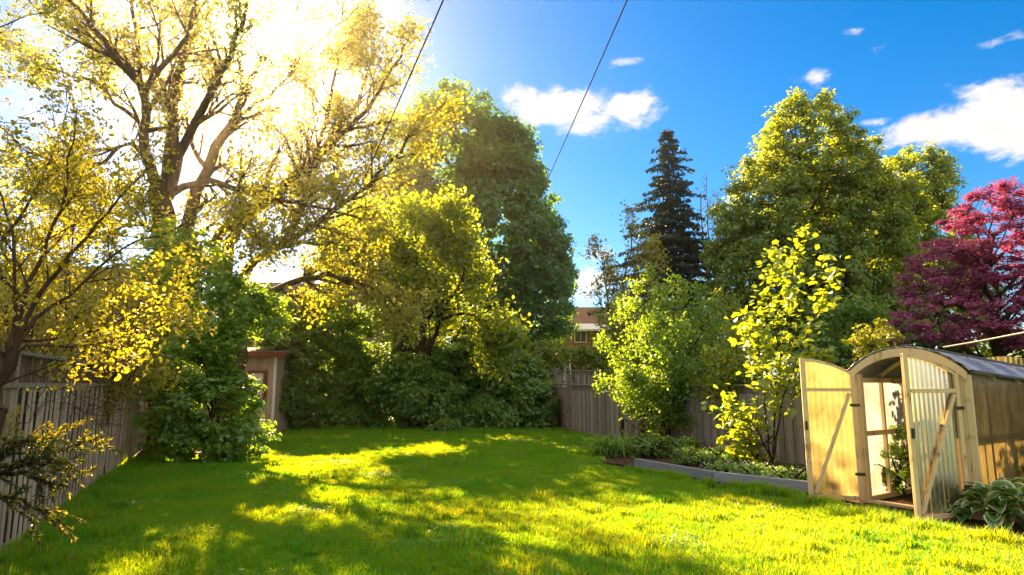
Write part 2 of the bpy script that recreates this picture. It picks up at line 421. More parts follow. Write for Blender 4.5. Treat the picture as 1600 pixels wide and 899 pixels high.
class Grower:
    """recursive branching; collects tubes and leaf points"""
    def __init__(self, seed, **k):
        self.r = np.random.default_rng(seed); self.tb = Tubes(); self.P = []; self.Nn = []
        self.k = dict(seg=.35, wig=.12, trop=.04, ratio=.62, ang=(.45, .95), kids=5, minr=.004, leafn=5, leafspread=.12, twigleaf=(.25, 1.0), maxlev=3); self.k.update(k)
    def leafs(self, p, n, spread):
        self.P.append(p + self.r.normal(size=(n, 3)) * spread)
        self.Nn.append(self.r.normal(size=(n, 3)) * .8 + np.array([0, 0, .6]))
    def grow(self, p, d, L, rad, lev):
        k = self.k; r = self.r
        n = max(3, int(L / k['seg']) + 1); st = L / (n - 1)
        pts = [np.array(p, float)]; d = np.array(d, float); d /= np.linalg.norm(d)
        dirs = [d]
        for i in range(n - 1):
            d = d + r.normal(size=3) * k['wig'] + np.array([0, 0, k['trop']]); d /= np.linalg.norm(d)
            pts.append(pts[-1] + d * st); dirs.append(d)
        rr = np.linspace(rad, max(rad * .35, k['minr']), n)
        self.tb.add(pts, rr, 6 if rad > .05 else (4 if rad > .015 else 3))
        self.sub(pts, dirs, rr, L, lev)
    def sub(self, pts, dirs, rr, L, lev, t0=.25, kids=None):
        k = self.k; r = self.r; n = len(pts)
        if lev < k['maxlev']:
            m = kids if kids is not None else k['kids']
            for i in range(m):
                t = t0 + (1 - t0) * (i + r.random()) / m
                j = min(n - 1, int(t * (n - 1) + .5))
                nd = rot_dir(dirs[j], r.uniform(*k['ang']), r)
                l = L * k['ratio'] * (1.15 - .6 * t) * r.uniform(.7, 1.25)
                self.grow(pts[j], nd, max(l, .25), max(rr[j] * .6, k['minr']), lev + 1)
        if lev >= k['maxlev'] - 1 and k['leafn'] > 0:
            for j in range(n):
                if j / max(1, n - 1) >= k['twigleaf'][0]: self.leafs(pts[j], k['leafn'], k['leafspread'])
    def limb(self, pts, r0, r1, kids, L, t0=.2, sub=True):
        """hand-laid limb through pts"""
        P = np.asarray([tuple(p) for p in pts], float)
        s = np.concatenate([[0], np.cumsum(np.linalg.norm(np.diff(P, axis=0), axis=1))]); n = max(4, int(s[-1] / k_seg(self)))
        q = np.linspace(0, s[-1], n); Q = catmull(P, s, q)
        Q[1:-1] += self.r.normal(size=(n - 2, 3)) * min(.04, r0 * .5)
        rr = np.linspace(r0, r1, n); self.tb.add(Q, rr, 8 if r0 > .1 else 6)
        D = np.gradient(Q, axis=0); D /= np.linalg.norm(D, axis=1, keepdims=True)
        if sub: self.sub(list(Q), list(D), rr, L, 0, t0, kids)
        return Q
def k_seg(g): return g.k['seg']
def catmull(P, s, q):
    """smooth curve through P at arclengths q"""
    out = np.zeros((len(q), 3)); T = np.gradient(P, s, axis=0) if len(P) > 2 else np.repeat((P[1:] - P[:1]) / s[-1], 2, 0)
    for a, x in enumerate(q):
        i = min(len(P) - 2, max(0, np.searchsorted(s, x) - 1)); h = s[i + 1] - s[i]; t = (x - s[i]) / h
        out[a] = (2*t**3 - 3*t**2 + 1) * P[i] + (t**3 - 2*t**2 + t) * h * T[i] + (-2*t**3 + 3*t**2) * P[i + 1] + (t**3 - t**2) * h * T[i + 1]
    return out

def finish_tree(name, base, g, leafmat, leafsize, barkmat, label, cat='tree', group=None, shape='diamond', crown='crown', trunk='trunk', aspect=.62, sizevar=.35):
    e = empty(name, base); tag(e, label, cat, group)
    if g.tb.V: new_obj(trunk, g.tb.mesh(trunk, base), barkmat, e)
    if g.P:
        P = np.concatenate(g.P); Nn = np.concatenate(g.Nn)
        keep = P[:, 2] > .03
        P = P[keep]; Nn = Nn[keep]
        sz = leafsize * g.r.uniform(1 - sizevar, 1 + sizevar, len(P))
        c = new_obj(crown, leaves_mesh(crown, P, Nn, sz, base, shape, aspect), leafmat, e); c['kind'] = 'stuff'
    return e

def crown_tree(seed, base, trunk_h, lobes, nclus, rc, nleaf, trunk_r, shell=.55, nlimb=26, flat=.75, gap=0.0, lean=(0, 0), leafup=.5):
    """dense tree: lobes = [(centre offset, (rx,ry,rz))]; leaf clumps gathered in the outer volume of the lobes, limbs reaching to them"""
    g = Grower(seed); r = g.r; base = np.array(base, float)
    vol = np.array([rx * ry * rz for _, (rx, ry, rz) in lobes]); prob = vol ** .75 / (vol ** .75).sum()
    C = []
    cen = np.array([base + np.array(o) for o, _ in lobes]); rad = np.array([q for _, q in lobes])
    while len(C) < nclus:
        i = r.choice(len(lobes), p=prob); u = r.normal(size=3); u /= np.linalg.norm(u)
        t = (shell + (1 - shell) * r.random() ** .7) * r.uniform(.90, 1.06)
        p = cen[i] + u * rad[i] * t
        inside = (((p - cen) / (rad * .62)) ** 2).sum(1) < 1
        if inside.any() and r.random() < .8: continue
        if p[2] < .04: continue
        if gap and math.sin(p[0] * 2.1 + seed) * math.sin(p[2] * 1.7 + seed * 2) * math.sin(p[1] * 1.3) > 1 - gap: continue
        C.append(p)
    C = np.array(C)
    top = base + np.array([lean[0], lean[1], trunk_h])
    tp = [base + np.array([0, 0, -.3]), base + np.array([lean[0] * .3, lean[1] * .3, trunk_h * .35]), base + np.array([lean[0] * .7, lean[1] * .7, trunk_h * .7]), top]
    Tq = g.limb(tp, trunk_r, trunk_r * .22, 0, 1, sub=False)
    # limbs: to a spread of clump centres
    pick = [0]; dmin = np.linalg.norm(C - C[0], axis=1)
    for _ in range(min(nlimb, len(C)) - 1):
        j = int(dmin.argmax()); pick.append(j); dmin = np.minimum(dmin, np.linalg.norm(C - C[j], axis=1))
    skel = [Tq]
    for j in pick:
        tgt = C[j]; dist = np.linalg.norm((tgt - base)[:2])
        hz = np.clip(tgt[2] - .9 * dist * r.uniform(.5, 1.0), base[2] + trunk_h * .16, top[2]); a = Tq[np.abs(Tq[:, 2] - hz).argmin()]
        mid = a * .5 + tgt * .5 + np.array([0, 0, .10 * dist]) + r.normal(size=3) * .25
        r0 = trunk_r * np.interp(hz, [base[2], top[2]], [.55, .25]) * r.uniform(.6, 1)
        skel.append(g.limb([a, mid, a * .12 + tgt * .88], r0, .05 * trunk_r, 0, 1, sub=False))
    K = np.concatenate(skel)
    for p in C:
        d2 = ((K - p) ** 2).sum(1) + np.maximum(0, K[:, 2] - p[2]) * 2
        a = K[d2.argmin()]
        if np.linalg.norm(a - p) > .25:
            g.tb.add([a, (a + p) / 2 + r.normal(size=3) * .12, p], [.07 * trunk_r, .045 * trunk_r, .02 * trunk_r], 3)
        n = int(nleaf * r.uniform(.6, 1.4)); u = r.normal(size=(n, 3)); u /= np.linalg.norm(u, axis=1, keepdims=True)
        rr = rc * r.uniform(.65, 1.35)
        q = p + u * (rr * r.random((n, 1)) ** .45) * np.array([1, 1, flat])
        out = p - (base + np.array([0, 0, trunk_h * .6])); out /= np.linalg.norm(out) + 1e-9
        g.P.append(q); g.Nn.append(u * .55 + out * .35 + np.array([0, 0, leafup]) + r.normal(size=(n, 3)) * .45)
    return g

# ------------------------------------------------------------------ ground, lawn, beds
gx = np.concatenate([np.linspace(-150, -40, 6), np.linspace(-32, 40, 60), np.linspace(55, 150, 6)])
gy = np.concatenate([np.linspace(-60, -12, 5), np.linspace(-8, 50, 60), np.linspace(65, 220, 8)])
XX, YY = np.meshgrid(gx, gy, indexing='ij')
ZZ = 0.012 * np.sin(XX * .9 + .4) * np.sin(YY * .7) - .012
Vg = np.stack([XX, YY, ZZ], -1).reshape(-1, 3)
ii, jj = np.meshgrid(np.arange(len(gx) - 1), np.arange(len(gy) - 1), indexing='ij'); b = (ii * len(gy) + jj).ravel(); w = len(gy)
ground = new_obj('ground', fast_mesh('ground', Vg, np.stack([b, b + w, b + w + 1, b + 1], -1), True), 'turf_soil')
tag(ground, 'mown green lawn running back to the hedge', 'ground', kind='structure')

LAWN = [YD(-1.78, -1.5), YD(-1.78, 16), G(285, 712), G(320, 722), G(430, 702), G(446, 674), G(600, 669), G(856, 664), G(893, 677), G(958, 691), G(915, 724),
        G(985, 742), G(1106, 769), G(1245, 786), G(1262, 796), G(1340, 796), G(1400, 826), G(1480, 838), G(1640, 868), Vector((7.5, 4, 0)), Vector((7.5, -1, 0))]
def inside(poly, x, y):
    c = np.zeros(x.shape, bool); n = len(poly)
    for i in range(n):
        p, q_ = poly[i], poly[(i + 1) % n]
        k = ((p.y > y) != (q_.y > y)) & (x < (q_.x - p.x) * (y - p.y) / (q_.y - p.y + 1e-12) + p.x); c ^= k
    return c
def blade_patch(name, n, size, h, wdt, seed, mat='grass_blade', drych=0.0):
    r = np.random.default_rng(seed)
    x = r.uniform(-size / 2, size / 2, n); y = r.uniform(-size / 2, size / 2, n); a = r.uniform(0, 6.283, n)
    k = .55 + .45 * (np.sin(x * 13 + seed) * np.sin(y * 11 + seed * 2)) + r.normal(size=n) * .25
    H = h * np.clip(.75 + .4 * k, .35, 1.5); ln = r.uniform(.15, .75, n) * H; ph = a + r.normal(size=n) * .5 + 1.57
    wv = wdt * r.uniform(.7, 1.3, n)
    bx, by = np.cos(a) * wv / 2, np.sin(a) * wv / 2; lx, ly = np.cos(ph) * ln, np.sin(ph) * ln
    z0 = np.full(n, -.012)
    V = np.stack([np.stack([x - bx, y - by, z0], -1), np.stack([x + bx, y + by, z0], -1),
                  np.stack([x + bx * .8 + lx * .35, y + by * .8 + ly * .35, H * .6], -1), np.stack([x - bx * .8 + lx * .35, y - by * .8 + ly * .35, H * .6], -1),
                  np.stack([x + lx, y + ly, H * np.sqrt(np.maximum(.05, 1 - (ln / H) ** 2 * .6))], -1)], 1).reshape(-1, 3)
    i = np.arange(n)[:, None] * 5
    me = fast_mesh(name, V, [i + np.array([[0, 1, 2, 3]]), i + np.array([[3, 2, 4]])], mat_idx=np.concatenate([(r.random(n) < drych).astype(int)] * 2))
    me.materials.append(MATS[mat]); me.materials.append(MATS['grass_dry'])
    return me
def scatter(name, pts, protos, seed, smin, smax):
    """ground cover: many small tufts set on the given points"""
    coll = bpy.data.collections.new(name + '_tufts')
    for i, me in enumerate(protos):
        coll.objects.link(bpy.data.objects.new('%s_tuft_%d' % (name, i), me))
    me = bpy.data.meshes.new(name); me.from_pydata([tuple(p) for p in pts], [], []); me.update()
    o = bpy.data.objects.new(name, me); COL.objects.link(o)
    ng = bpy.data.node_groups.new(name, 'GeometryNodeTree')
    ng.interface.new_socket('Geometry', in_out='INPUT', socket_type='NodeSocketGeometry'); ng.interface.new_socket('Geometry', in_out='OUTPUT', socket_type='NodeSocketGeometry')
    gi = ng.nodes.new('NodeGroupInput'); go = ng.nodes.new('NodeGroupOutput')
    ci = ng.nodes.new('GeometryNodeCollectionInfo'); ci.inputs['Collection'].default_value = coll; ci.inputs['Separate Children'].default_value = True; ci.inputs['Reset Children'].default_value = True
    ip = ng.nodes.new('GeometryNodeInstanceOnPoints'); ip.inputs['Pick Instance'].default_value = True
    rv = ng.nodes.new('FunctionNodeRandomValue'); rv.data_type = 'FLOAT_VECTOR'; rv.inputs[0].default_value = (-.05, -.05, 0); rv.inputs[1].default_value = (.05, .05, 6.283); rv.inputs['Seed'].default_value = seed
    rs = ng.nodes.new('FunctionNodeRandomValue'); rs.data_type = 'FLOAT'; rs.inputs[2].default_value = smin; rs.inputs[3].default_value = smax; rs.inputs['Seed'].default_value = seed + 1
    L_ = ng.links.new
    L_(gi.outputs[0], ip.inputs['Points']); L_(ci.outputs[0], ip.inputs['Instance']); L_(rv.outputs[0], ip.inputs['Rotation']); L_(rs.outputs[1], ip.inputs['Scale']); L_(ip.outputs[0], go.inputs[0])
    md = o.modifiers.new('tufts', 'NODES'); md.node_group = ng
    return o
PS = .6
xs = np.arange(-13, 9.5, .34); ys = np.arange(1.2, 26, .34)
GX, GY = np.meshgrid(xs, ys); GX = (GX + rng.uniform(-.15, .15, GX.shape)).ravel(); GY = (GY + rng.uniform(-.15, .15, GY.shape)).ravel()
ok = inside(LAWN, GX, GY)
GX, GY = GX[ok], GY[ok]
gz = 0.012 * np.sin(GX * .9 + .4) * np.sin(GY * .7) - .012
grass = scatter('grass', np.stack([GX, GY, gz], -1), [blade_patch('grass_%d' % i, 1100, PS, .062 + .007 * i, .009, 20 + i, drych=.05) for i in range(6)], 3, .75, 1.3)
tag(grass, 'short green grass covering the lawn', 'grass', kind='stuff')
r = np.random.default_rng(5); n = 5200
tx = r.uniform(-11, 8, n); ty = 3 + 21 * r.random(n) ** 1.4
dn = np.sin(tx * 1.7 + 1.3) * np.sin(ty * 1.3) + .6 * np.sin(tx * 4.1) * np.sin(ty * 3.3 + 2) + r.normal(size=n) * .35
k = inside(LAWN, tx, ty) & (dn > .25); tp = [(a_, b_, 0) for a_, b_ in zip(tx[k], ty[k])]
for (a_, b_, nn, sp_) in ((YD(-1.70, 3), YD(-1.70, 13), 170, .07), (G(985, 737), G(1112, 761), 25, .04), (G(1112, 761), G(1255, 778), 25, .04), (G(450, 672), G(850, 665), 160, .2), (G(895, 680), G(958, 692), 30, .1), (G(1265, 792), G(1395, 826), 40, .1), (G(1400, 830), G(1600, 862), 60, .05)):
    for t_ in r.random(nn): p_ = a_.lerp(b_, t_); tp.append((p_.x + r.normal() * sp_, p_.y + r.normal() * sp_, 0))
def clover_patch(name, seed):
    q = np.random.default_rng(seed); n = 90; P_ = np.stack([q.normal(size=n) * .10, q.normal(size=n) * .10, q.uniform(.035, .07, n)], -1)
    me = leaves_mesh(name, P_, q.normal(size=(n, 3)) * .35 + np.array([0, 0, 1]), .024 * q.uniform(.6, 1.3, n), (0, 0, 0), aspect=.95); me.materials.append(MATS['leaf_ground']); return me
ck = inside(LAWN, tx, ty) & (np.sin(tx * 2.3 + 4) * np.sin(ty * 1.9 + 1) + r.normal(size=n) * .3 > .75)
clover = scatter('clover', [(a_, b_, 0) for a_, b_ in zip(tx[ck], ty[ck])], [clover_patch('clover_%d' % i, 80 + i) for i in range(4)], 13, .7, 1.4)
tag(clover, 'low clover patches growing through the lawn', 'clover', kind='stuff')
tuft = scatter('grass_tufts', tp, [blade_patch('tuft_%d' % i, 70, .16, .11 + .012 * i, .010, 60 + i, drych=.10) for i in range(5)], 9, .55, 1.25)
tag(tuft, 'taller grass tufts standing out of the lawn and along its edges', 'grass', kind='stuff')

def sheet(name, pts, z, mat, label, cat):
    P = [Vector((p.x, p.y, z)) for p in pts]
    mb = MB(); mb.poly(P); o = mb.build(name, mat); tag(o, label, cat, kind='structure'); return o
sheet('garden_bed', [G(915, 720), G(995, 731), G(1113, 754), G(1257, 771), G(1352, 790), G(1640, 790), YD(10.5, 4.5), YD(10.5, 19.0)], .014, 'bed_soil', 'dark soil of the planted bed along the fence', 'bed')
sheet('bare_soil', [G(1300, 792), G(1400, 824), G(1480, 834), G(1640, 862), G(1720, 840), G(1640, 792), G(1352, 788)], .018, 'bed_soil', 'bare soil in front of the greenhouse doors', 'soil')
sheet('border_soil', [YD(-1.8, 16), G(285, 708), G(320, 718), G(430, 699), G(447, 671), G(600, 666), G(860, 661), G(800, 640), YD(-1.8, 30)], .012, 'bed_soil', 'shaded soil under the shrubs', 'soil')

# ------------------------------------------------------------------ fences
def board_mesh(name, w, d, h, cut=0.0, warp=0.0, sd=0):
    """one sawn board standing on its end"""
    r = random.Random(sd); n = 4; mb = MB(); v = []
    for i in range(n + 1):
        t = i / n; z = h * t; s = warp * math.sin(t * 3.1) * r.uniform(.6, 1.2); ww = w / 2 * (1 - .03 * r.random())
        tilt = cut if i == n else 0
        v += [(-ww + s, -d / 2, z), (ww + s, -d / 2, z + tilt), (ww + s, d / 2, z + tilt), (-ww + s, d / 2, z)]
    f = [(3, 2, 1, 0), (n * 4, n * 4 + 1, n * 4 + 2, n * 4 + 3)]
    for i in range(n):
        for k in range(4):
            a = i * 4 + k; c = i * 4 + (k + 1) % 4; f.append((a, c, c + 4, a + 4))
    me = bpy.data.meshes.new(name); me.from_pydata(v, [], f); me.update(); return me
def box_mesh(name, x0, x1, y0, y1, z0, z1):
    mb = MB().box(x0, x1, y0, y1, z0, z1); me = bpy.data.meshes.new(name); me.from_pydata(mb.v, [], mb.f); me.update(); return me
def part(name, me, mat, parent, loc=(0, 0, 0), rot=(0, 0, 0), scale=(1, 1, 1)):
    if len(me.materials) == 0: me.materials.append(MATS[mat])
    o = bpy.data.objects.new(name, me); COL.objects.link(o); o.parent = parent; o.location = loc; o.rotation_euler = rot; o.scale = scale
    if me.materials[0] != MATS[mat]:
        o.material_slots[0].link = 'OBJECT'; o.material_slots[0].material = MATS[mat]
    return o
def run_frame(name, a, b_):
    d = b_ - a; e = empty(name, (a.x, a.y, 0), math.atan2(d.y, d.x)); return e, Vector((d.x, d.y)).length

# left picket fence with a slatted top
fe, fl = run_frame('picket_fence', YD(-1.88, 2.6), YD(-1.88, 24))
tag(fe, 'weathered grey picket fence with slatted top along the lawn', 'fence')
pk = [board_mesh('picket', .088, .012, 1.56, random.uniform(-.01, .01), random.uniform(-.008, .008), i) for i in range(7)]
x = .05; i = 0
while x < fl:
    part('picket', pk[i % 7], 'wood_picket', fe, (x, -.055, .045 + random.uniform(-.02, .02)), (random.uniform(-.008, .008), random.uniform(-.014, .014), random.uniform(-.05, .05)), (random.uniform(.85, 1.1), 1, random.uniform(.985, 1.005)))
    x += .20 + random.uniform(-.015, .015); i += 1
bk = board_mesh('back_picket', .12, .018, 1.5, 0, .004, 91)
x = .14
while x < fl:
    part('back_picket', bk, 'wood_gap_shade', fe, (x, .055, .06), (0, random.uniform(-.01, .01), 0)); x += .20  # shade of the picket gaps put into the back boards' dark colour
for k in range(int(fl / 2.4) + 1):
    part('post', box_mesh('post', -.045, .045, -.0448, .0448, -.2, 1.98) if k == 0 else bpy.data.meshes['post'], 'wood_weathered', fe, (.3 + k * 2.4, 0.001, 0))
rl = box_mesh('rail', 0, fl, -.028, .028, -.04, .04)
for z in (.38, 1.38): part('rail', rl, 'wood_brown', fe, (0, .008, z))
part('cap_rail', box_mesh('cap_rail', 0, fl, -.085, .07, 0, .045), 'wood_weathered', fe, (0, 0, 1.615))
part('cap_rail', box_mesh('cap_rail', 0, fl, -.06, .06, 0, .035), 'wood_weathered', fe, (0, 0, 1.935))
sl = box_mesh('slat', -.02, .02, -.008, .008, 0, .275); x = .03
while x < min(fl, 12):
    part('slat', sl, 'wood_brown', fe, (x, random.uniform(-.012, .012), 1.66), (0, random.uniform(-.03, .03), 0)); x += .085
# one pale picket standing in front of the others
nb = board_mesh('pale_picket', .075, .018, 1.60, 0, .004, 55)
rp = part('pale_picket', nb, 'trim_white', fe, (3.82, -.080, .03), (0, .012, 0)); tag(rp, 'pale picket standing in front of the others')

# right board fence with lattice band
P0 = G(896, 676); P1 = YD(10.75, 3.2)
re_, rln = run_frame('board_fence', P0, P1)
tag(re_, 'grey weathered board fence with lattice band running behind the garden bed', 'fence')
bd = [board_mesh('board', .142, .02, 1.40, 0, random.uniform(-.005, .005), 200 + i) for i in range(6)]
x = .12; i = 0
while x < rln:
    part('board', bd[i % 6], 'wood_weathered', re_, (x, -.05 + (.014 if i % 2 else -.012), .03 + random.uniform(-.015, .015)), (0, random.uniform(-.006, .006), 0)); x += .128; i += 1
pm = box_mesh('fence_post', -.055, .055, -.05, .05, -.2, 1.66); k = 0
while k * 2.2 < rln:
    part('post', pm, 'wood_weathered', re_, (k * 2.2, 0.012, 0)); k += 1
part('cap_rail', box_mesh('cap_rail', 0, rln, -.075, .06, 0, .04), 'wood_weathered', re_, (0, 0, 1.60))
part('rail', box_mesh('rail', 0, rln, -.03, .03, 0, .07), 'wood_weathered', re_, (0, -.01, 1.36))
part('rail', box_mesh('rail', 0, rln, -.0295, .0295, 0, .08), 'wood_brown', re_, (0, 0.01, .3))
mb = MB(); t = .0
while t < rln:                                          # thin diagonal lattice laths, finer than can be picked apart
    mb.bar((t, -.012, 1.432), (min(t + .17, rln), -.012, 1.598), .022, .006); mb.bar((t, -.004, 1.598), (min(t + .17, rln), -.004, 1.432), .022, .006); t += .075
lt = mb.build('lattice', 'wood_weathered', re_); lt['kind'] = 'stuff'

# return panel going back from the corner post
P2 = G(859, 661.5)
te, tl = run_frame('fence_panel', P0 + Vector((-.08, .1, 0)), P2)
tag(te, 'brown fence panel with climbing bare vines, turning back from the corner post', 'fence panel')
bd2 = [board_mesh('board', .15, .02, 1.5, 0, random.uniform(-.005, .005), 300 + i) for i in range(4)]
x = .1; i = 0
while x < tl - .02:
    part('board', bd2[i % 4], 'siding_pink', te, (x, .04, .03), (0, random.uniform(-.006, .006), 0)); x += .153; i += 1
part('cap_rail', box_mesh('cap_rail', -.05, tl, -.07, .07, 0, .04), 'wood_weathered', te, (0, .02, 1.60))
part('rail', box_mesh('rail', 0, tl, -.028, .028, 0, .08), 'wood_brown', te, (0, 0, 1.2))
part('post', box_mesh('corner_post', -.06, .06, -.06, .06, -.2, 1.72), 'wood_weathered', te, (-.09, -.02, 0))
gv = Grower(61, seg=.2, wig=.3, trop=.1, maxlev=2, kids=5, ratio=.6, leafn=0)
tdir = (P2 - P0).normalized(); tn = Vector((-tdir.y, tdir.x, 0))
for t in (.9, 1.3, 1.7, 2.3):
    p = P0 + tdir * t + tn * .10
    gv.grow(p, tdir * random.uniform(-.4, .4) + Vector((0, 0, 1)), 1.3, .014, 0)
finish_tree('bare_vine', P0 + tdir * 1.5 + tn * .1, gv, None, 0, 'bark_dark', 'bare brown vine climbing the fence panel by the corner post', 'vine', trunk='stem')

# brown fence beyond the hedge and the neighbour's lattice-topped fence
Q0 = A(870, 600, 27.5); Q1 = A(640, 600, 30.5); Q0.z = Q1.z = 0
be, bl = run_frame('back_fence', Q0, Q1)
tag(be, 'tall brown board fence half hidden behind the back hedge', 'fence')
bd3 = [board_mesh('board', .15, .02, 2.05, 0, .004, 400 + i) for i in range(4)]
x = .08; i = 0
while x < bl:
    part('board', bd3[i % 4], 'wood_brown', be, (x, .04, .0)); x += .154; i += 1
for k in range(4): part('post', box_mesh('post', -.06, .06, -.05, .05, -.2, 2.3), 'wood_weathered', be, (.02 + k * 2.3, 0.085, 0))
part('cap_rail', box_mesh('cap_rail', 0, bl, -.05, .07, 0, .04), 'wood_weathered', be, (0, .05, 2.06))
Q2 = A(862, 600, 29.0); Q3 = A(1010, 600, 27.0); Q2.z = Q3.z = 0
ne, nl = run_frame('neighbour_fence', Q2, Q3)
tag(ne, 'pale grey slatted fence showing above the corner of the board fence', 'fence')
bd4 = [board_mesh('board', .11, .02, 2.02, random.uniform(-.05, .05), .006, 500 + i) for i in range(5)]
x = .08; i = 0
while x < nl:
    part('board', bd4[i % 5], 'wood_weathered', ne, (x, -.04, 0), (0, random.uniform(-.03, .03), 0)); x += .15; i += 1
part('cap_rail', box_mesh('cap_rail', 0, nl, -.07, .05, 0, .05), 'wood_weathered', ne, (0, 0, 2.2))
part('rail', box_mesh('rail', 0, nl, -.02, .04, 0, .07), 'wood_brown', ne, (0, 0, 1.7))
mb = MB(); t = 0.0
while t < nl:
    mb.bar((t, -.012, 1.98), (min(t + .2, nl), -.012, 2.2), .02, .006); mb.bar((t, -.004, 2.2), (min(t + .2, nl), -.004, 1.98), .02, .006); t += .09
lt = mb.build('lattice', 'wood_weathered', ne); lt['kind'] = 'stuff'
le = empty('step_ladder', A(888, 600, 33).xy.to_3d())
tag(le, 'pale wooden step ladder standing before the far cedar hedge', 'ladder')
for sx in (-1, 1):
    MB().bar((sx * .25, 0, 0), (sx * .10, .3, 3.0), .05, .04).build('leg', 'trim_white', le)
    MB().bar((sx * .28, .9, 0), (sx * .12, .4, 2.95), .05, .04).build('leg', 'trim_white', le)
for k in range(6):
    z = .5 + k * .4; t = z / 3.0; wv = .25 - .15 * t
    MB().box(-wv, wv, .3 * t - .04, .3 * t + .04, z, z + .03).build('rung', 'trim_white', le)

# ------------------------------------------------------------------ timber edging of the bed
eg = [G(990, 730), G(1113, 753), G(1264, 771)]
for k, lab in ((0, 'blue-grey timber edging ending beside the daylily clump'), (1, 'blue-grey timber edging running up to the greenhouse door')):
    a, b_ = eg[k], eg[k + 1]; d = b_ - a; L = d.length
    e = empty('edging_timber', a, math.atan2(d.y, d.x)); tag(e, lab, 'timber', 'timbers edging the bed')
    mb = MB().box(.02, L - .02, 0, .09, -.03, .17); mb.build('beam', 'wood_edging', e, .006)
    for s in (.25, .75): MB().box(L * s - .02, L * s + .02, .095, .13, -.1, .10).build('stake', 'wood_brown', e)

# ------------------------------------------------------------------ greenhouse
HL = G(1354, 787); HR = G(1521, 812)
dx = HR - HL; GW = dx.length; ga = math.atan2(dx.y, dx.x)
gh = empty('greenhouse', HL, ga); tag(gh, 'small arched timber greenhouse with milky sheets and both doors swung open', 'greenhouse')
GL = 3.4
SAG = .06
SP, CR = 1.80, 2.13                                      # springing and crown of the arch
def arch(x, base=SP, top=CR, x0=-.10, x1=None):
    x1 = GW + .10 if x1 is None else x1
    c = (x0 + x1) / 2; h = (x1 - x0) / 2; f = top - base; Rr = (h * h + f * f) / (2 * f)
    return top - Rr + math.sqrt(max(0, Rr * Rr - (x - c) ** 2))
def corr(x, amp=.006, pitch=.076): return amp * math.sin(x / pitch * 2 * math.pi)
def post(x0, x1, y0, y1, z1, nm='post', z0=-.02): return MB().box(x0, x1, y0, y1, z0, z1).build(nm, 'wood_greenhouse', gh, .004)
post(-.045, .045, 0, .09, SP - .01); post(GW - .045, GW + .045, 0, .09, SP - .01)
post(GW + .05, GW + .13, -.012, .03, SP - .04, 'corner_trim'); post(-.115, -.05, -.012, .03, SP - .04, 'corner_trim')
post(-.045, .045, GL - .09, GL, SP - .01); post(GW - .045, GW + .045, GL - .09, GL, SP - .01)
def arch_board(y0, y1, depth, nm, n=20):
    mb = MB(); x0, x1 = -.10, GW + .10
    for i in range(n):
        a = x0 + (x1 - x0) * i / n; c = x0 + (x1 - x0) * (i + 1) / n
        za, zc = arch(a) - SAG * max(0, y0), arch(c) - SAG * max(0, y0)
        mb.hexa([(a, y0, za - depth), (c, y0, zc - depth), (c, y1, zc - depth), (a, y1, za - depth), (a, y0, za), (c, y0, zc), (c, y1, zc), (a, y1, za)])
    me = bpy.data.meshes.new(nm); me.from_pydata(mb.v, [], mb.f); me.update()
    return new_obj(nm, me, 'wood_greenhouse', gh)
arch_board(-.035, .0, .11, 'arch_board'); arch_board(GL - .03, GL, .09, 'arch_board')
for k in range(1, 4): arch_board(GL * k / 4 - .02, GL * k / 4 + .02, .05, 'roof_rib')
for z, nm in ((.06, 'sill'), (.95, 'mid_rail'), (SP - .10, 'wall_plate')):
    for xx in (-.03, GW - .03): MB().box(xx, xx + .06, .091, GL - .091, z - .035, z + .035).build(nm, 'wood_greenhouse', gh)
    MB().box(.046, GW - .046, GL - .07, GL - .02, z - .035, z + .035).build(nm, 'wood_greenhouse', gh)
for k in range(1, 5):
    for xx in (-.022, GW - .022): MB().box(xx, xx + .044, GL * k / 5 - .025, GL * k / 5 + .025, .096, SP - .136).build('stud', 'wood_greenhouse', gh)
MB().box(.05, GW - .05, .0, .10, -.02, .05).build('threshold', 'wood_greenhouse', gh)
# wall sheets (corrugated along the wall)
def wall_sheet(nm, x, y0, y1, z0, z1, mat, n=90):
    v = []; f = []
    for i in range(n + 1):
        y = y0 + (y1 - y0) * i / n; v += [(x + corr(y), y, z0), (x + corr(y), y, z1)]
    for i in range(n): f.append((2 * i, 2 * i + 2, 2 * i + 3, 2 * i + 1))
    me = bpy.data.meshes.new(nm); me.from_pydata(v, [], f); me.update(); me.polygons.foreach_set('use_smooth', [True] * len(f))
    return new_obj(nm, me, mat, gh)
for k in range(4):
    y0, y1 = .09 + (GL - .1) * k / 4, .09 + (GL - .1) * (k + 1) / 4 - .004
    wall_sheet('wall_sheet', GW + .048, y0, y1, .03, SP - .02, 'fibreglass_amber', 40); wall_sheet('wall_sheet', -.048, y0, y1, .03, SP - .02, 'fibreglass_milky', 40)
v = []; f = []; n = 40
for i in range(n + 1):
    xx = -.04 + (GW + .08) * i / n; v += [(xx, GL + .012 + corr(xx), .03), (xx, GL + .012 + corr(xx), arch(xx) - .03)]
for i in range(n): f.append((2 * i, 2 * i + 2, 2 * i + 3, 2 * i + 1))
me = bpy.data.meshes.new('end_sheet'); me.from_pydata(v, [], f); me.update(); new_obj('end_sheet', me, 'fibreglass_amber', gh)
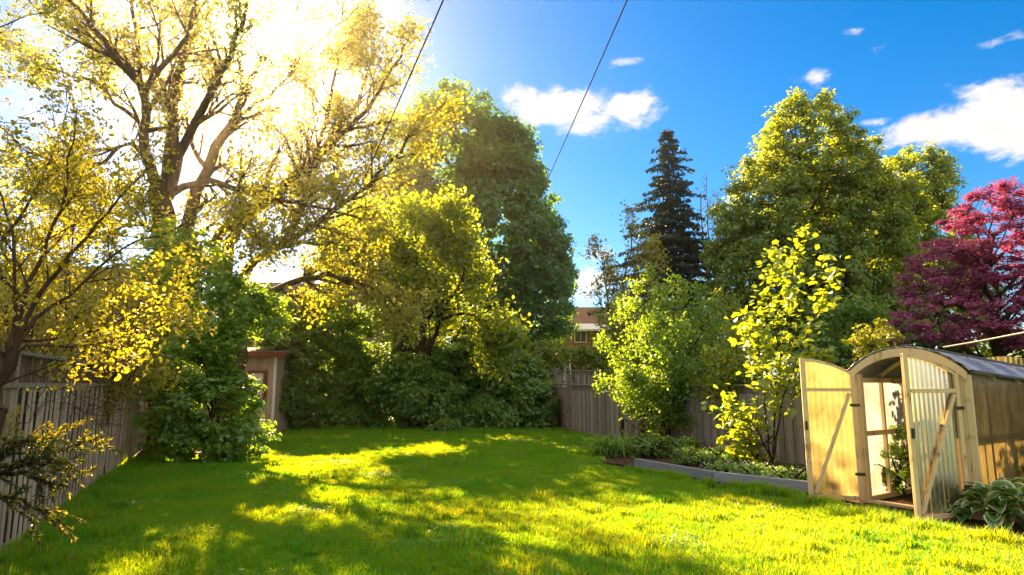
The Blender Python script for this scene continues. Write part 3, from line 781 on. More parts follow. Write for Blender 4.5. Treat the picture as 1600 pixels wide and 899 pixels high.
# roof: curved sheets running along, with dark edge laps
for k in range(4):
    v = []; f = []; nx, ny = 36, 2; y0 = -.03 + (GL + .10) * k / 4; y1 = -.03 + (GL + .10) * (k + 1) / 4 + .02
    for i in range(nx + 1):
        xx = -.17 + (GW + .34) * i / nx; z = arch(xx, SP - .03, CR, -.17, GW + .17) + .022 + .010 * math.sin(i * 2.1) + .003 * k
        for j in range(ny + 1): v.append((xx, y0 + (y1 - y0) * j / ny, z - SAG * max(0, y0 + (y1 - y0) * j / ny)))
    for i in range(nx):
        for j in range(ny): a = i * (ny + 1) + j; f.append((a, a + ny + 1, a + ny + 2, a + 1))
    me = bpy.data.meshes.new('roof_sheet'); me.from_pydata(v, [], f); me.update(); me.polygons.foreach_set('use_smooth', [True] * len(f))
    o = new_obj('roof_sheet', me, 'roof_sheet', gh); s = o.modifiers.new('thick', 'SOLIDIFY'); s.thickness = .004
for xx in (GW * .5, GW * .80, GW + .165):
    z = arch(xx, SP - .03, CR, -.17, GW + .17) + .042
    MB().hexa([(xx - .022, -.04, z - .012), (xx + .022, -.04, z - .012), (xx + .022, GL + .09, z - .012 - SAG * GL), (xx - .022, GL + .09, z - .012 - SAG * GL), (xx - .022, -.04, z + .008), (xx + .022, -.04, z + .008), (xx + .022, GL + .09, z + .008 - SAG * GL), (xx - .022, GL + .09, z + .008 - SAG * GL)]).build('roof_batten', 'roof_edge', gh)
# doors
def door(hinge_x, free, flip):
    hp = Vector((hinge_x, -.045, .05)); fl_ = gh_inv @ free
    DW = min(.90, (fl_ - hp).xy.length)
    ang = math.atan2(fl_.y - hp.y, fl_.x - hp.x)
    def top(s): return arch(s, SP - .06, CR - .11, -.06, 2 * DW + .06)         # s from hinge to meeting edge
    D = MB()
    D.box(0, .065, -.02, .02, 0, top(.0) - .05); 
    D.hexa([(DW - .07, -.02, 0), (DW, -.02, 0), (DW, .02, 0), (DW - .07, .02, 0), (DW - .07, -.02, top(DW - .07) - .05), (DW, -.02, top(DW) - .05), (DW, .02, top(DW) - .05), (DW - .07, .02, top(DW - .07) - .05)])
    d = D.build('door', 'wood_greenhouse', gh, .004); d.location = hp; d.rotation_euler = (0, 0, ang)
    MB().box(.066, DW - .071, -.018, .018, 0.0, .05).build('bottom_rail', 'wood_greenhouse', d)
    MB().box(.066, DW - .071, -.018, .018, 1.49, 1.54).build('cross_rail', 'wood_greenhouse', d)
    MB().bar((.09, .0, 1.47), (DW - .10, .0, .07), .05, .03).build('brace', 'wood_greenhouse', d)
    v = []; f = []; n = 48
    sgn = -1
    for i in range(n + 1):
        s = .005 + (DW - .01) * i / n; yy = sgn * (.030 + corr(s, .003))
        v += [(s, yy, .01), (s, yy, .8), (s, yy, top(s) - .052)]
    for i in range(n):
        for j in range(2): a = 3 * i + j; f.append((a, a + 3, a + 4, a + 1))
    me = bpy.data.meshes.new('panel'); me.from_pydata(v, [], f); me.update(); me.polygons.foreach_set('use_smooth', [True] * len(f))
    p = new_obj('panel', me, 'fibreglass_amber', d)
    for z in (.35, 1.3): MB().box(-.03, .10, .021, .028, z - .02, z + .02).build('hinge', 'dark_metal', d)
    MB().box(DW - .045, DW - .015, .021, .045, .95, 1.07).build('latch', 'dark_metal', d)
    # curved top batten of the door
    mb = MB(); n = 10
    for i in range(n):
        a = DW * i / n; c = DW * (i + 1) / n
        mb.hexa([(a, -.02, top(a) - .095), (c, -.02, top(c) - .095), (c, .0, top(c) - .095), (a, .0, top(a) - .095), (a, -.02, top(a) - .055), (c, -.02, top(c) - .055), (c, .0, top(c) - .055), (a, .0, top(a) - .055)])
    mb.build('top_batten', 'wood_greenhouse', d)
    return d
gh_inv = (Matrix.Translation(HL) @ Matrix.Rotation(ga, 4, 'Z')).inverted()
door(0.0, G(1264, 784), False)
door(GW, G(1409, 823), True)
# rod from the ridge
t = Tubes(); t.add([A(1474, 543, 7.9), A(1530, 533.5, 7.5), A(1600, 520, 7.0), A(1760, 488, 6.0)], [.011] * 4, 6)
o = new_obj('pole', t.mesh('pole', A(1474, 543, 7.9)), 'cable_grey'); o.location = A(1474, 543, 7.9); tag(o, 'thin grey pole sloping up from the greenhouse roof ridge', 'pole')
# boards lying at the doorway
for k, (p0, p1, wv, lab) in enumerate(((G(1340, 800), G(1425, 822), .14, 'old plank lying on the soil under the open doors'), (G(1400, 806), G(1470, 822), .10, 'short grey board lying across the greenhouse doorway'))):
    d = p1 - p0; o = MB().hexa([(0, -wv / 2, 0), (d.length, -wv / 2, .0), (d.length, wv / 2, 0), (0, wv / 2, 0), (0, -wv / 2, .035), (d.length, -wv / 2 + .01, .035), (d.length, wv / 2, .035), (0, wv / 2 - .01, .035)]).build('plank', 'wood_soil_edge', None, .004)
    o.location = (p0.x, p0.y, .02 + .003 * k); o.rotation_euler = (0, 0, math.atan2(d.y, d.x)); tag(o, lab, 'plank')

# ------------------------------------------------------------------ houses and shed
def window(parent, x, z, w, h, y, deep=.08, mull=1, fmat='trim_white', gmat='window_glass'):
    wn = MB().box(x - w / 2, x + w / 2, y - .03, y - .012, z, z + h).build('window', gmat, parent)
    fr = MB(); t = .09
    fr.box(x - w / 2 - t, x - w / 2, y - deep, y - .008, z - t, z + h + t).box(x + w / 2, x + w / 2 + t, y - deep, y - .008, z - t, z + h + t)
    fr.box(x - w / 2, x + w / 2, y - deep, y - .008, z + h, z + h + t).box(x - w / 2, x + w / 2, y - deep, y - .008, z - t, z)
    for i in range(mull): xx = x - w / 2 + w * (i + 1) / (mull + 1); fr.box(xx - .03, xx + .03, y - .06, y - .031, z, z + h)
    fr.build('frame', fmat, wn)
    return wn
def gable_house(name, loc, rz, Wd, Dp, eave, ridge, wallmat, roofmat, label, over=.45, fas='trim_white'):
    e = empty(name, loc, rz); tag(e, label, 'house')
    MB().box(-Wd / 2, Wd / 2, 0, Dp, 0, eave).build('wall', wallmat, e)
    mb = MB(); th = .18
    for sgn in (0, 1):
        y0 = -over if sgn == 0 else Dp + over; ym = Dp / 2; ze = eave - over * (ridge - eave) / (Dp / 2)
        mb.hexa([(-Wd / 2 - over, y0, ze), (Wd / 2 + over, y0, ze), (Wd / 2 + over, ym, ridge), (-Wd / 2 - over, ym, ridge), (-Wd / 2 - over, y0, ze + th), (Wd / 2 + over, y0, ze + th), (Wd / 2 + over, ym, ridge + th), (-Wd / 2 - over, ym, ridge + th)])
    rf = mb.build('roof', roofmat, e)
    for sx in (-1, 1):
        g_ = MB(); g_.v = [(sx * Wd / 2, 0, eave), (sx * Wd / 2, Dp, eave), (sx * Wd / 2, Dp / 2, ridge - .02), (sx * (Wd / 2 - .2), 0, eave), (sx * (Wd / 2 - .2), Dp, eave), (sx * (Wd / 2 - .2), Dp / 2, ridge - .02)]
        g_.f = [(0, 1, 2), (5, 4, 3), (0, 3, 4, 1), (1, 4, 5, 2), (2, 5, 3, 0)]; g_.build('gable', wallmat, e)
    ze = eave - over * (ridge - eave) / (Dp / 2)
    MB().box(-Wd / 2 - over, Wd / 2 + over, -over - .12, -over - .004, ze - .02, ze + .16).build('gutter', fas, e)
    return e, rf
# red brick house beyond the cedar hedge
bh, rf = gable_house('brick_house', (9.8, 60, 0), 0, 11.0, 8, 7.0, 9.1, 'brick_red', 'shingle_red', 'red brick house with white window seen beyond the cedar hedge')
window(bh, 6.42 - 9.8, 5.55, 1.0, .95, 0)
MB().box(8.15 - 9.8, 8.27 - 9.8, -.06, -.01, 0, 6.8).build('downpipe', 'trim_white', bh)
MB().box(8.4 - 9.8, 9.7 - 9.8, -.05, -.012, 4.7, 6.3).build('white_panel', 'white_blind', bh)
MB().hexa([(4.6 - 9.8, -1.6, 6.45), (9.8 - 9.8, -1.6, 6.45), (9.8 - 9.8, -.5, 7.05), (6.2 - 9.8, -.5, 7.05), (4.6 - 9.8, -1.6, 6.6), (9.8 - 9.8, -1.6, 6.6), (9.8 - 9.8, -.5, 7.2), (6.2 - 9.8, -.5, 7.2)]).build('awning', 'trim_white', bh)
# brown house behind the sunlit trees
lh, rf = gable_house('old_house', (-10.8, 36, 0), R(8), 8.2, 6.5, 5.7, 7.6, 'brick_brown', 'shingle_brown', 'brown brick house with chimney half hidden behind the bare maples')
MB().box(-1.6, -1.0, 2.9, 3.6, 7.0, 8.8).build('chimney', 'brick_brown', rf)
window(lh, -1.0, 4.1, 1.0, 1.0, 0); window(lh, .5, 4.2, .8, 1.0, 0, mull=2); window(lh, 1.7, 4.2, .8, 1.0, 0, mull=2)
# dark-roofed house beyond the left fence
dh, rf = gable_house('dark_roofed_house', (-17.5, 25, 0), R(16), 7, 6, 4.4, 6.6, 'brick_brown', 'shingle_brown', 'dark-roofed house behind the yellow shrubs past the picket fence', fas='fascia_red')
window(dh, 1.5, 2.2, 1.0, 1.1, 0)
# garden shed
se = empty('garden_shed', A(428, 600, 21.5).xy.to_3d(), R(4)); tag(se, 'small garden shed with dark red roof edge peeking out behind the bush', 'shed')
MB().box(-3.0, 0, .02, 2.6, 0, 2.55).build('wall', 'siding_pink', se)
sb = box_mesh('siding_board', 0, .19, -.02, .018, 0, 2.5)
for k in range(15):
    xx = -.2 - k * .2
    if -.95 < xx < -.35: continue
    part('siding_board', sb, 'siding_pink', se, (xx, 0, .03))
for k in (2, 3, 1):
    xx = -.2 - k * .2
    part('siding_board', box_mesh('siding_short', 0, .19, -.02, .018, 0, .38), 'siding_pink', se, (xx, 0, 2.15)); part('siding_board', box_mesh('siding_short', 0, .19, -.02, .018, 0, 1.05), 'siding_pink', se, (xx, 0, .03))
MB().box(-.02, .05, -.035, .05, 0, 2.54).build('corner_trim', 'trim_white', se)
window(se, -.55, 1.18, .42, .82, 0.0, .06, 0, 'fascia_red', 'white_blind')
MB().hexa([(-3.4, -.45, 2.60), (.42, -.45, 2.60), (.42, 3.0, 2.95), (-3.4, 3.0, 2.95), (-3.4, -.45, 2.66), (.42, -.45, 2.66), (.42, 3.0, 3.01), (-3.4, 3.0, 3.01)]).build('roof', 'shingle_brown', se)
MB().box(-3.42, .44, -.50, -.452, 2.53, 2.69).build('fascia', 'fascia_red', se)

# overhead cables
def cable(name, a, b_, lab, r=.015):
    d = b_ - a; ext = b_ + d * .55
    P = [a.lerp(ext, t) + Vector((0, 0, -.35 * 4 * t * (1 - t) * 0.25)) for t in np.linspace(0, 1, 14)]
    t = Tubes(); t.add(P, [r] * 14, 5); o = new_obj(name, t.mesh(name, a), 'cable_black'); o.location = a; tag(o, lab, 'cable')
cable('overhead_cable', A(532, 362, 24), A(690, 0, 10), 'black overhead cable crossing in front of the bare maple branches')
cable('overhead_cable', A(833, 330, 29), A(977, 0, 11), 'black overhead cable running out of the dense round maple into open sky')

# ------------------------------------------------------------------ trees
def limb_pts(pix, y0, y1):
    n = len(pix); return [A(p[0], p[1], y0 + (y1 - y0) * i / (n - 1)) for i, p in enumerate(pix)]
def gnd(px, Y): p = A(px, 600, Y); p.z = 0; return p

# two old maples just coming into leaf, against the sun
g = Grower(11, seg=.4, wig=.15, trop=.05, maxlev=3, kids=6, ratio=.58, ang=(.4, 1.0), leafn=3, leafspread=.16, minr=.006)
B1 = gnd(262, 17)
g.limb([B1 + Vector((0, 0, -.3)), A(260, 520, 17), A(258, 420, 17), A(255, 330, 17), A(250, 292, 17)], .40, .28, 0, 1, sub=False)
for pix, y0, y1, r0, r1, kids, L in (
    ([(250, 310), (236, 272), (226, 240), (225, 150), (216, 130), (180, 95), (150, 50), (110, 5), (60, -40)], 17, 15, .20, .04, 16, 3.4),
    ([(224, 150), (215, 80), (210, 30), (200, -40), (195, -110)], 16.6, 18, .10, .03, 10, 2.8),
    ([(228, 140), (262, 92), (290, 62), (302, 15), (318, -60)], 16.6, 14.5, .11, .03, 10, 2.8),
    ([(255, 315), (266, 235), (272, 165), (280, 125), (291, 70), (306, 0), (318, -90)], 17, 18.5, .24, .05, 14, 3.2),
    ([(262, 310), (288, 222), (312, 180), (340, 125), (356, 88), (378, 28), (400, -60)], 17, 16, .19, .05, 14, 3.2),
    ([(276, 470), (297, 336), (315, 285), (336, 236), (366, 184), (390, 120), (432, 60), (470, 0), (500, -70)], 17.6, 20, .27, .05, 16, 3.4),
    ([(256, 312), (285, 290), (330, 284), (382, 300), (440, 316), (500, 326), (556, 338)], 17, 15, .14, .03, 13, 2.6),
    ([(262, 400), (290, 372), (330, 352), (380, 356), (420, 366)], 17, 15.5, .09, .02, 9, 2.0),
    ([(256, 380), (220, 350), (190, 335), (150, 330)], 17, 15.5, .08, .02, 14, 2.2),
    ([(228, 250), (214, 226), (180, 230), (155, 258), (118, 268), (70, 262), (20, 270)], 17, 15.5, .09, .02, 12, 2.4),
    ([(230, 200), (190, 170), (150, 130), (90, 110), (30, 60)], 17, 19, .09, .02, 10, 2.6),
    ([(366, 184), (420, 150), (470, 90), (520, 50), (560, 10)], 19, 17, .09, .02, 10, 2.6)):
    g.limb(limb_pts(pix, y0, y1), r0 * .78, r1 * .7, kids, L)
finish_tree('bare_maple_tree', B1, g, 'leaf_young_gold', .11, 'bark', 'tall many-stemmed old maple with sparse young leaves standing before the sun')
g = Grower(12, seg=.4, wig=.15, trop=.03, maxlev=3, kids=6, ratio=.58, ang=(.4, 1.0), leafn=3, leafspread=.16, minr=.006)
B2 = gnd(372, 19)
g.limb([B2 + Vector((0, 0, -.3)), A(366, 540, 19), A(360, 440, 19)], .36, .28, 0, 1, sub=False)
for pix, y0, y1, r0, r1, kids, L in (
    ([(370, 470), (400, 405), (440, 383), (500, 343), (562, 300), (622, 240), (664, 180)], 19, 18, .20, .03, 15, 3.0),
    ([(352, 450), (366, 360), (392, 334), (432, 298), (464, 276), (540, 205), (600, 132), (640, 60)], 19, 20, .24, .03, 18, 3.2),
    ([(340, 440), (338, 378), (402, 318), (442, 288), (472, 262), (522, 214), (570, 130), (590, 50)], 19, 21, .22, .03, 18, 3.2),
    ([(378, 480), (419, 458), (457, 444), (492, 432), (538, 434), (573, 444), (606, 466), (640, 500)], 19, 17.5, .17, .02, 16, 2.2),
    ([(440, 383), (470, 330), (490, 250), (520, 150), (530, 60), (540, -20)], 19, 20, .12, .03, 12, 3.0)):
    g.limb(limb_pts(pix, y0, y1), r0 * .78, r1 * .7, kids, L)
finish_tree('leaning_maple_tree', B2, g, 'leaf_young_gold', .115, 'bark', 'leaning old maple whose dark limbs spread right towards the dense round maple')

# dense round maple in full leaf
def lobes_px(base, Y, L): return [((A(px, py, Y) - base) + Vector((0, dy, 0)), r) for (px, py, dy, r) in L]
B = gnd(712, 48)
lb = lobes_px(B, 48, [(708, 258, 0, (4.7, 3.9, 6.9)), (775, 372, -.4, (5.3, 4.4, 7.3)), (628, 400, 0, (5.2, 4.0, 6.6)), (700, 495, 0, (8.0, 4.4, 5.0)), (838, 455, 0, (3.2, 3.2, 5.6)), (772, 262, .3, (3.8, 3.4, 4.4))])
g = crown_tree(21, B, 20, [(np.array(o), r) for o, r in lb], 1700, .85, 90, .6, nlimb=50, gap=.16)
finish_tree('round_maple_tree', B, g, 'leaf_maple', .33, 'bark_dark', 'huge dense round maple in full dark leaf behind the back hedge', sizevar=.4)
# lighter tree in front of it, branches showing
g = Grower(22, seg=.4, wig=.16, trop=.05, maxlev=3, kids=6, ratio=.6, leafn=4, leafspread=.26, minr=.006)
B = gnd(645, 24.5)
for pix, y0, y1, r0, r1, kids, L in (
    ([(640, 640), (628, 520), (622, 470), (606, 430), (590, 395), (575, 365)], 24.5, 24, .17, .03, 14, 2.6),
    ([(650, 640), (662, 500), (664, 450), (652, 410), (645, 370), (650, 335)], 24.5, 25, .18, .03, 15, 2.8),
    ([(655, 640), (680, 520), (700, 470), (720, 440), (730, 405)], 24.5, 23.5, .14, .03, 12, 2.5),
    ([(622, 480), (590, 450), (560, 430), (540, 400)], 24.5, 23.5, .08, .02, 10, 2.0),
    ([(690, 500), (730, 490), (760, 510), (780, 540)], 24.5, 23, .07, .02, 10, 1.8),
    ([(606, 430), (570, 390), (548, 375), (535, 365)], 24.5, 25, .07, .02, 10, 2.0),
    ([(660, 450), (688, 415), (700, 380), (702, 350)], 24.5, 24, .07, .02, 10, 2.0)):
    g.limb(limb_pts(pix, y0, y1), r0, r1, kids, L, .35)
finish_tree('yellow_leaved_tree', B, g, 'leaf_yellowgreen', .18, 'bark_dark', 'open yellow-leaved tree with dark branches in front of the round maple')

# lindens on the right
B = gnd(1275, 36)
lb = lobes_px(B, 36, [(1262, 232, 0, (2.7, 2.7, 3.4)), (1240, 325, 0, (4.5, 3.9, 3.9)), (1375, 335, 0, (2.6, 2.6, 2.8)), (1235, 440, 0, (4.6, 4.5, 4.2)), (1325, 400, 0, (3.7, 3.6, 5.0)), (1170, 425, 0, (2.7, 3, 3.4)), (1310, 280, 0, (2.6, 2.6, 3.2)), (1320, 500, 0, (4.2, 3.6, 3.0))])
g = crown_tree(31, B, 15.0, [(np.array(o), r) for o, r in lb], 2200, .52, 62, .42, nlimb=60, gap=.18)
finish_tree('pointed_linden_tree', B, g, 'leaf_linden', .215, 'bark_dark', 'tall pointed yellow-green linden between the spruce and the purple tree', sizevar=.4)
B = gnd(1445, 40)
lb = lobes_px(B, 40, [(1432, 300, 0, (2.3, 2.4, 3.1)), (1440, 390, 0, (3.1, 3, 3.8)), (1400, 420, 0, (3, 3, 3.4)), (1470, 460, 0, (3, 3, 3))])
g = crown_tree(32, B, 14.0, [(np.array(o), r) for o, r in lb], 800, .55, 60, .34, nlimb=34, gap=.15)
finish_tree('rear_linden_tree', B, g, 'leaf_linden', .23, 'bark_dark', 'lower round-topped green linden rising behind the purple tree', sizevar=.4)

# purple plum
B = gnd(1560, 17)
lb = lobes_px(B, 17, [(1560, 372, 0, (1.5, 1.6, 1.25)), (1475, 425, 0, (1.15, 1.3, .95)), (1462, 498, -.2, (1.25, 1.3, .75)), (1570, 480, -.2, (1.7, 1.6, 1.1)), (1650, 400, 0, (1.6, 1.7, 1.6)), (1535, 325, 0, (.7, .8, .6)), (1640, 500, 0, (1.7, 1.6, 1.0)), (1420, 520, 0, (.5, .6, .3)), (1590, 310, .2, (.8, .8, .6))])
g = crown_tree(41, B, 4.6, [(np.array(o), r) for o, r in lb], 620, .27, 66, .16, shell=.45, nlimb=40, flat=.45, gap=.12, leafup=.9)
finish_tree('purple_plum_tree', B, g, 'leaf_purple', .095, 'bark_dark', 'wide purple-leaved plum tree behind the greenhouse', sizevar=.4)

# spruce
def spruce(base, H, Rb, seed, droop=.42):
    g = Grower(seed); r = g.r; base = np.array(base)
    g.tb.add([base + np.array([0, 0, z]) for z in np.linspace(-.2, H, 12)], np.linspace(.26, .02, 12), 7)
    z = 1.2; PP = []; TT = []; SZ = []
    while z < H - .15:
        f = 1 - z / H; Lb = Rb * (f ** .92) * 1.05 + .18
        for a in r.uniform(0, 6.283) + np.arange(7 if f > .3 else 5) * 6.283 / (7 if f > .3 else 5):
            a += r.normal() * .2; L = Lb * r.uniform(.55, 1.45); d = np.array([math.cos(a), math.sin(a), 0]); n = max(4, int(L / .22))
            s = np.linspace(0, 1, n); up = .12 * L * np.sin(s * 2.4) - droop * L * s ** 1.6 + .16 * L * s ** 4
            pts = base + np.array([0, 0, z + r.normal() * .06]) + d * (s * L)[:, None] + np.array([0, 0, 1.0]) * up[:, None]
            g.tb.add(pts, np.linspace(.03 * f + .012, .006, n), 3)
            side = np.array([-d[1], d[0], 0])
            for i in range(1, n):
                wd = (.34 * L * (1 - s[i]) + .12) * .75; m = max(2, int(wd / .08)) + 2
                for sg in (-1, 1):
                    t = np.linspace(.05, 1, m)[:, None]; q = pts[i] + side * sg * wd * t + d * wd * t * .55 + np.array([0, 0, -.22]) * wd * t ** 1.4 + r.normal(size=(m, 3)) * .03
                    for h in range(2):
                        PP.append(q + r.normal(size=(m, 3)) * .045 + np.array([0, 0, -.05 * h]) ); TT.append(np.repeat((side * sg + d * .6 + np.array([0, 0, -.25 - .35 * h]))[None], m, 0) + r.normal(size=(m, 3)) * .35)
        z += .62 * (.55 + .6 * f) * r.uniform(.75, 1.3)
    g.P = [np.concatenate(PP)]; T = np.concatenate(TT)
    return g, T
def sprays_mesh(name, P, T, L, Wd, origin, r):
    """narrow needle sprays lying along T"""
    n = len(P); T = T / np.linalg.norm(T, axis=1, keepdims=True); u = r.normal(size=(n, 3)); B_ = np.cross(T, u); B_ /= np.linalg.norm(B_, axis=1, keepdims=True)
    L = (L * r.uniform(.7, 1.3, n))[:, None]; w_ = (Wd * r.uniform(.7, 1.3, n))[:, None]
    V = np.stack([P - T * L * .5, P + B_ * w_ * .5 - T * L * .1, P + T * L * .5, P - B_ * w_ * .5 - T * L * .1], 1).reshape(-1, 3)
    return fast_mesh(name, V - np.asarray(origin), np.arange(n * 4).reshape(n, 4))
B = gnd(1058, 40)
g, T = spruce(B, 18.2, 5.6, 51, .34)
e = empty('spruce_tree', B); tag(e, 'tall dark blue-green spruce standing left of the pointed linden', 'tree')
new_obj('trunk', g.tb.mesh('trunk', B), 'bark_dark', e)
c = new_obj('crown', sprays_mesh('crown', g.P[0], T, .30, .10, B, g.r), 'leaf_spruce', e); c['kind'] = 'stuff'
print('spruce sprays', len(T))

# thin half-bare trees by the spruce
g = Grower(53, seg=.45, wig=.16, trop=.06, maxlev=3, kids=6, ratio=.58, leafn=1, leafspread=.2, minr=.008)
B = gnd(968, 33)
for pix, y0, y1 in (([(966, 600), (968, 520), (975, 450), (985, 390), (990, 345)], 33, 33), ([(966, 590), (955, 500), (945, 440), (940, 400)], 33, 32.5), ([(968, 560), (990, 480), (1010, 430), (1020, 390)], 33, 34)):
    g.limb(limb_pts(pix, y0, y1), .10, .02, 12, 2.2, .3)
finish_tree('thin_tree', B, g, 'leaf_spring_yellow', .17, 'twig_brown', 'thin half-bare tree with gold young leaves beside the spruce', sizevar=.4)
g = Grower(54, seg=.6, wig=.12, trop=.08, maxlev=2, kids=8, ratio=.5, leafn=0, minr=.012)
B = gnd(1112, 46)
for pix in ([(1112, 620), (1110, 450), (1106, 350), (1104, 275)], [(1112, 480), (1120, 380), (1122, 300)], [(1110, 460), (1098, 370), (1094, 300)]):
    g.limb(limb_pts(pix, 46, 46), .12, .02, 10, 3.0, .3)
finish_tree('leafless_tree', B, g, None, 0, 'twig_brown', 'leafless grey tree showing between the spruce and the pointed linden')

# ------------------------------------------------------------------ shrubs of the right bed
def stems_shrub(seed, base, tips, r0, nk, L, **kw):
    g = Grower(seed, **kw); base = Vector(base)
    for (tip, mid) in tips:
        b0 = base + Vector((g.r.normal() * .10, g.r.normal() * .10, -.05))
        g.limb([b0, mid, tip], r0 * g.r.uniform(.7, 1.2), .006, nk, L, .25)
    return g
B = G(1038, 698); Yb = B.y
tips = []
for px, py, dy in ((975, 490, .3), (1000, 455, -.4), (1030, 440, .5), (1060, 445, -.5), (1090, 460, .4), (1120, 490, -.3), (1140, 530, .3), (960, 540, -.3), (950, 600, .2), (1130, 600, -.5), (1010, 520, -1.2), (1070, 520, -1.3), (1040, 560, -1.4), (1100, 570, -1.1), (985, 590, -1.0), (1020, 480, 1.2), (1080, 500, 1.2), (1000, 630, -.9), (1090, 640, -.9)):
    tip = A(px, py, Yb + dy); mid = B.lerp(tip, .45) + Vector((-(tip.x - B.x) * .22, 0, .25)); tips.append((tip, mid))
g = stems_shrub(61, B, tips, .045, 9, 1.15, seg=.16, wig=.16, trop=.05, maxlev=2, ratio=.58, leafn=9, leafspread=.09, minr=.004, kids=7)
finish_tree('tall_shrub', B, g, 'leaf_shrub', .085, 'bark_dark', 'tall many-stemmed green shrub in the bed beside the board fence', 'shrub', sizevar=.4, shape='leaf6', trunk='stem', crown='foliage')
for (px, Y, pts, lab, sd) in ((1165, 15.2, [(1130, 560), (1150, 530), (1180, 545), (1205, 580), (1120, 610), (1160, 600), (1195, 630), (1140, 640), (1220, 620)], 'green shrub filling the gap between the tall shrub and the young tree', 64), (1130, 21.0, [(1100, 480), (1125, 465), (1150, 480), (1165, 520), (1090, 530), (1140, 540), (1120, 570), (1170, 570)], 'yellow-leaved shrub rising behind the tall green shrub', 62),
                              (1000, 22.0, [(950, 480), (975, 455), (1010, 450), (1040, 440), (935, 520), (960, 540), (1000, 500), (1060, 460)], 'golden-topped shrub growing against the far side of the board fence', 63)):
    B = gnd(px, Y); tips = [(A(x_, y_, Y + random.uniform(-.8, .8)), B.lerp(A(x_, y_, Y), .5) + Vector((0, 0, .2))) for x_, y_ in pts]
    g = stems_shrub(sd, B, tips, .05, 9, 1.5, seg=.2, wig=.16, trop=.05, maxlev=2, ratio=.55, leafn=5, leafspread=.10, minr=.004, kids=6)
    finish_tree('yellow_shrub', B, g, 'leaf_bright', .11, 'twig_brown', lab, 'shrub', sizevar=.4, trunk='stem', crown='foliage')

# young tree with big lobed leaves: each leaf a piece of its own
def lobed_leaf(name, sd):
    r = random.Random(sd); out = []
    prof = [(0, 0), (.16, -.08), (.40, -.02), (.34, .14), (.56, .34), (.33, .42), (.24, .60), (.10, .66), (0, 1.0)]
    pts = [(x_, y_) for x_, y_ in prof] + [(-x_, y_) for x_, y_ in prof[-2:0:-1]]
    bend = r.uniform(.10, .28); fold = r.uniform(.06, .22)
    v = [(x_, y_, -bend * y_ * y_ - fold * abs(x_) + r.uniform(-.02, .02)) for x_, y_ in pts]
    mid = [(0, .33, -bend * .1 + .01)]; v += mid; n = len(pts); f = [(i, (i + 1) % n, n) for i in range(n)]
    me = bpy.data.meshes.new(name); me.from_pydata(v, [], f); me.update(); return me
B = G(1206, 734)
g = Grower(71, seg=.2, wig=.12, trop=.08, maxlev=1, kids=5, ratio=.5, leafn=5, leafspread=.13, minr=.005, twigleaf=(.2, 1))
for pix, dy in (([(1206, 734), (1212, 640), (1222, 540), (1236, 450), (1248, 372)], 0), ([(1206, 734), (1196, 640), (1188, 560), (1180, 500)], -.3), ([(1208, 720), (1225, 620), (1255, 540), (1285, 470), (1300, 410)], .3), ([(1208, 730), (1175, 660), (1145, 640), (1130, 630)], -.3),
                ([(1212, 640), (1190, 560), (1165, 500)], .3), ([(1222, 560), (1205, 480), (1210, 400)], -.2), ([(1240, 620), (1268, 590), (1280, 560)], -.2), ([(1210, 680), (1180, 700), (1160, 680)], .2)):
    g.limb(limb_pts(pix, B.y, B.y + dy), .020, .005, 13, .85, .3)
e = empty('young_tree', B); tag(e, 'young slender tree with big lobed yellow-green leaves beside the greenhouse', 'tree')
new_obj('trunk', g.tb.mesh('trunk', B), 'bark_dark', e)
LM = [lobed_leaf('leaf', i) for i in range(6)]
for me in LM: me.materials.append(MATS['leaf_lime'])
for me in LM: me.materials.clear(); me.materials.append(MATS['leaf_bright'])
Pl = np.concatenate(g.P); order = g.r.permutation(len(Pl)); print('young tree leaf points', len(Pl), flush=True)
for k, j in enumerate(order[:300]):
    p = Pl[j] - np.array(B); s = g.r.uniform(.13, .235)
    o = bpy.data.objects.new('leaf', LM[int(g.r.integers(6))]); COL.objects.link(o); o.parent = e
    o.location = p; o.rotation_euler = (g.r.normal() * .5 - .65, g.r.normal() * .35, g.r.uniform(0, 6.283)); o.scale = (s, s, s)
if len(order) > 300:
    q_ = Pl[order[300:3600]]; c = new_obj('foliage', leaves_mesh('foliage', q_, g.r.normal(size=(len(q_), 3)) * .5 + np.array([0, 0, 1]), .135, B, 'leaf6', .85), 'leaf_yellowgreen', e); c['kind'] = 'stuff'

# bright little bush behind the greenhouse, dark shrubs beyond
def bush(name, seed, base, lobes, nclus, rc, nleaf, mat, size, label, shape='diamond', cat='shrub', group=None, flat=.8, nlimb=12, aspect=.62, leafup=.5):
    h = max(o[2] + r[2] for o, r in lobes)
    g = crown_tree(seed, base, h * .5, lobes, nclus, rc, nleaf, .05, shell=.5, nlimb=nlimb, flat=flat, leafup=leafup)
    return finish_tree(name, base, g, mat, size, 'bark_dark', label, cat, group, shape, 'foliage', 'stem', aspect)
def bush_px(name, seed, px, Y, L, *a, **k):
    B = gnd(px, Y); return bush(name, seed, B, [(np.array(o), r) for o, r in lobes_px(B, Y, L)], *a, **k)
bush_px('bright_bush', 81, 1370, 12.5, [(1370, 535, 0, (.42, .4, .42)), (1368, 600, 0, (.4, .4, .6))], 80, .16, 40, 'leaf_lime', .08, 'bright lime-green bush poking up behind the greenhouse arch')
bush_px('dark_shrub', 82, 1330, 20, [(1330, 520, 0, (1.6, 1, 1.1)), (1320, 590, 0, (1.8, 1, 1.4))], 150, .4, 70, 'leaf_hedge', .15, 'dark green shrub behind the young tree and the bright bush')
bush_px('dark_shrub', 83, 1430, 19.5, [(1430, 545, 0, (1.5, 1, .9)), (1440, 600, 0, (1.5, 1, 1.2))], 130, .4, 70, 'leaf_hedge', .15, 'dark green shrub below the purple tree behind the greenhouse roof')
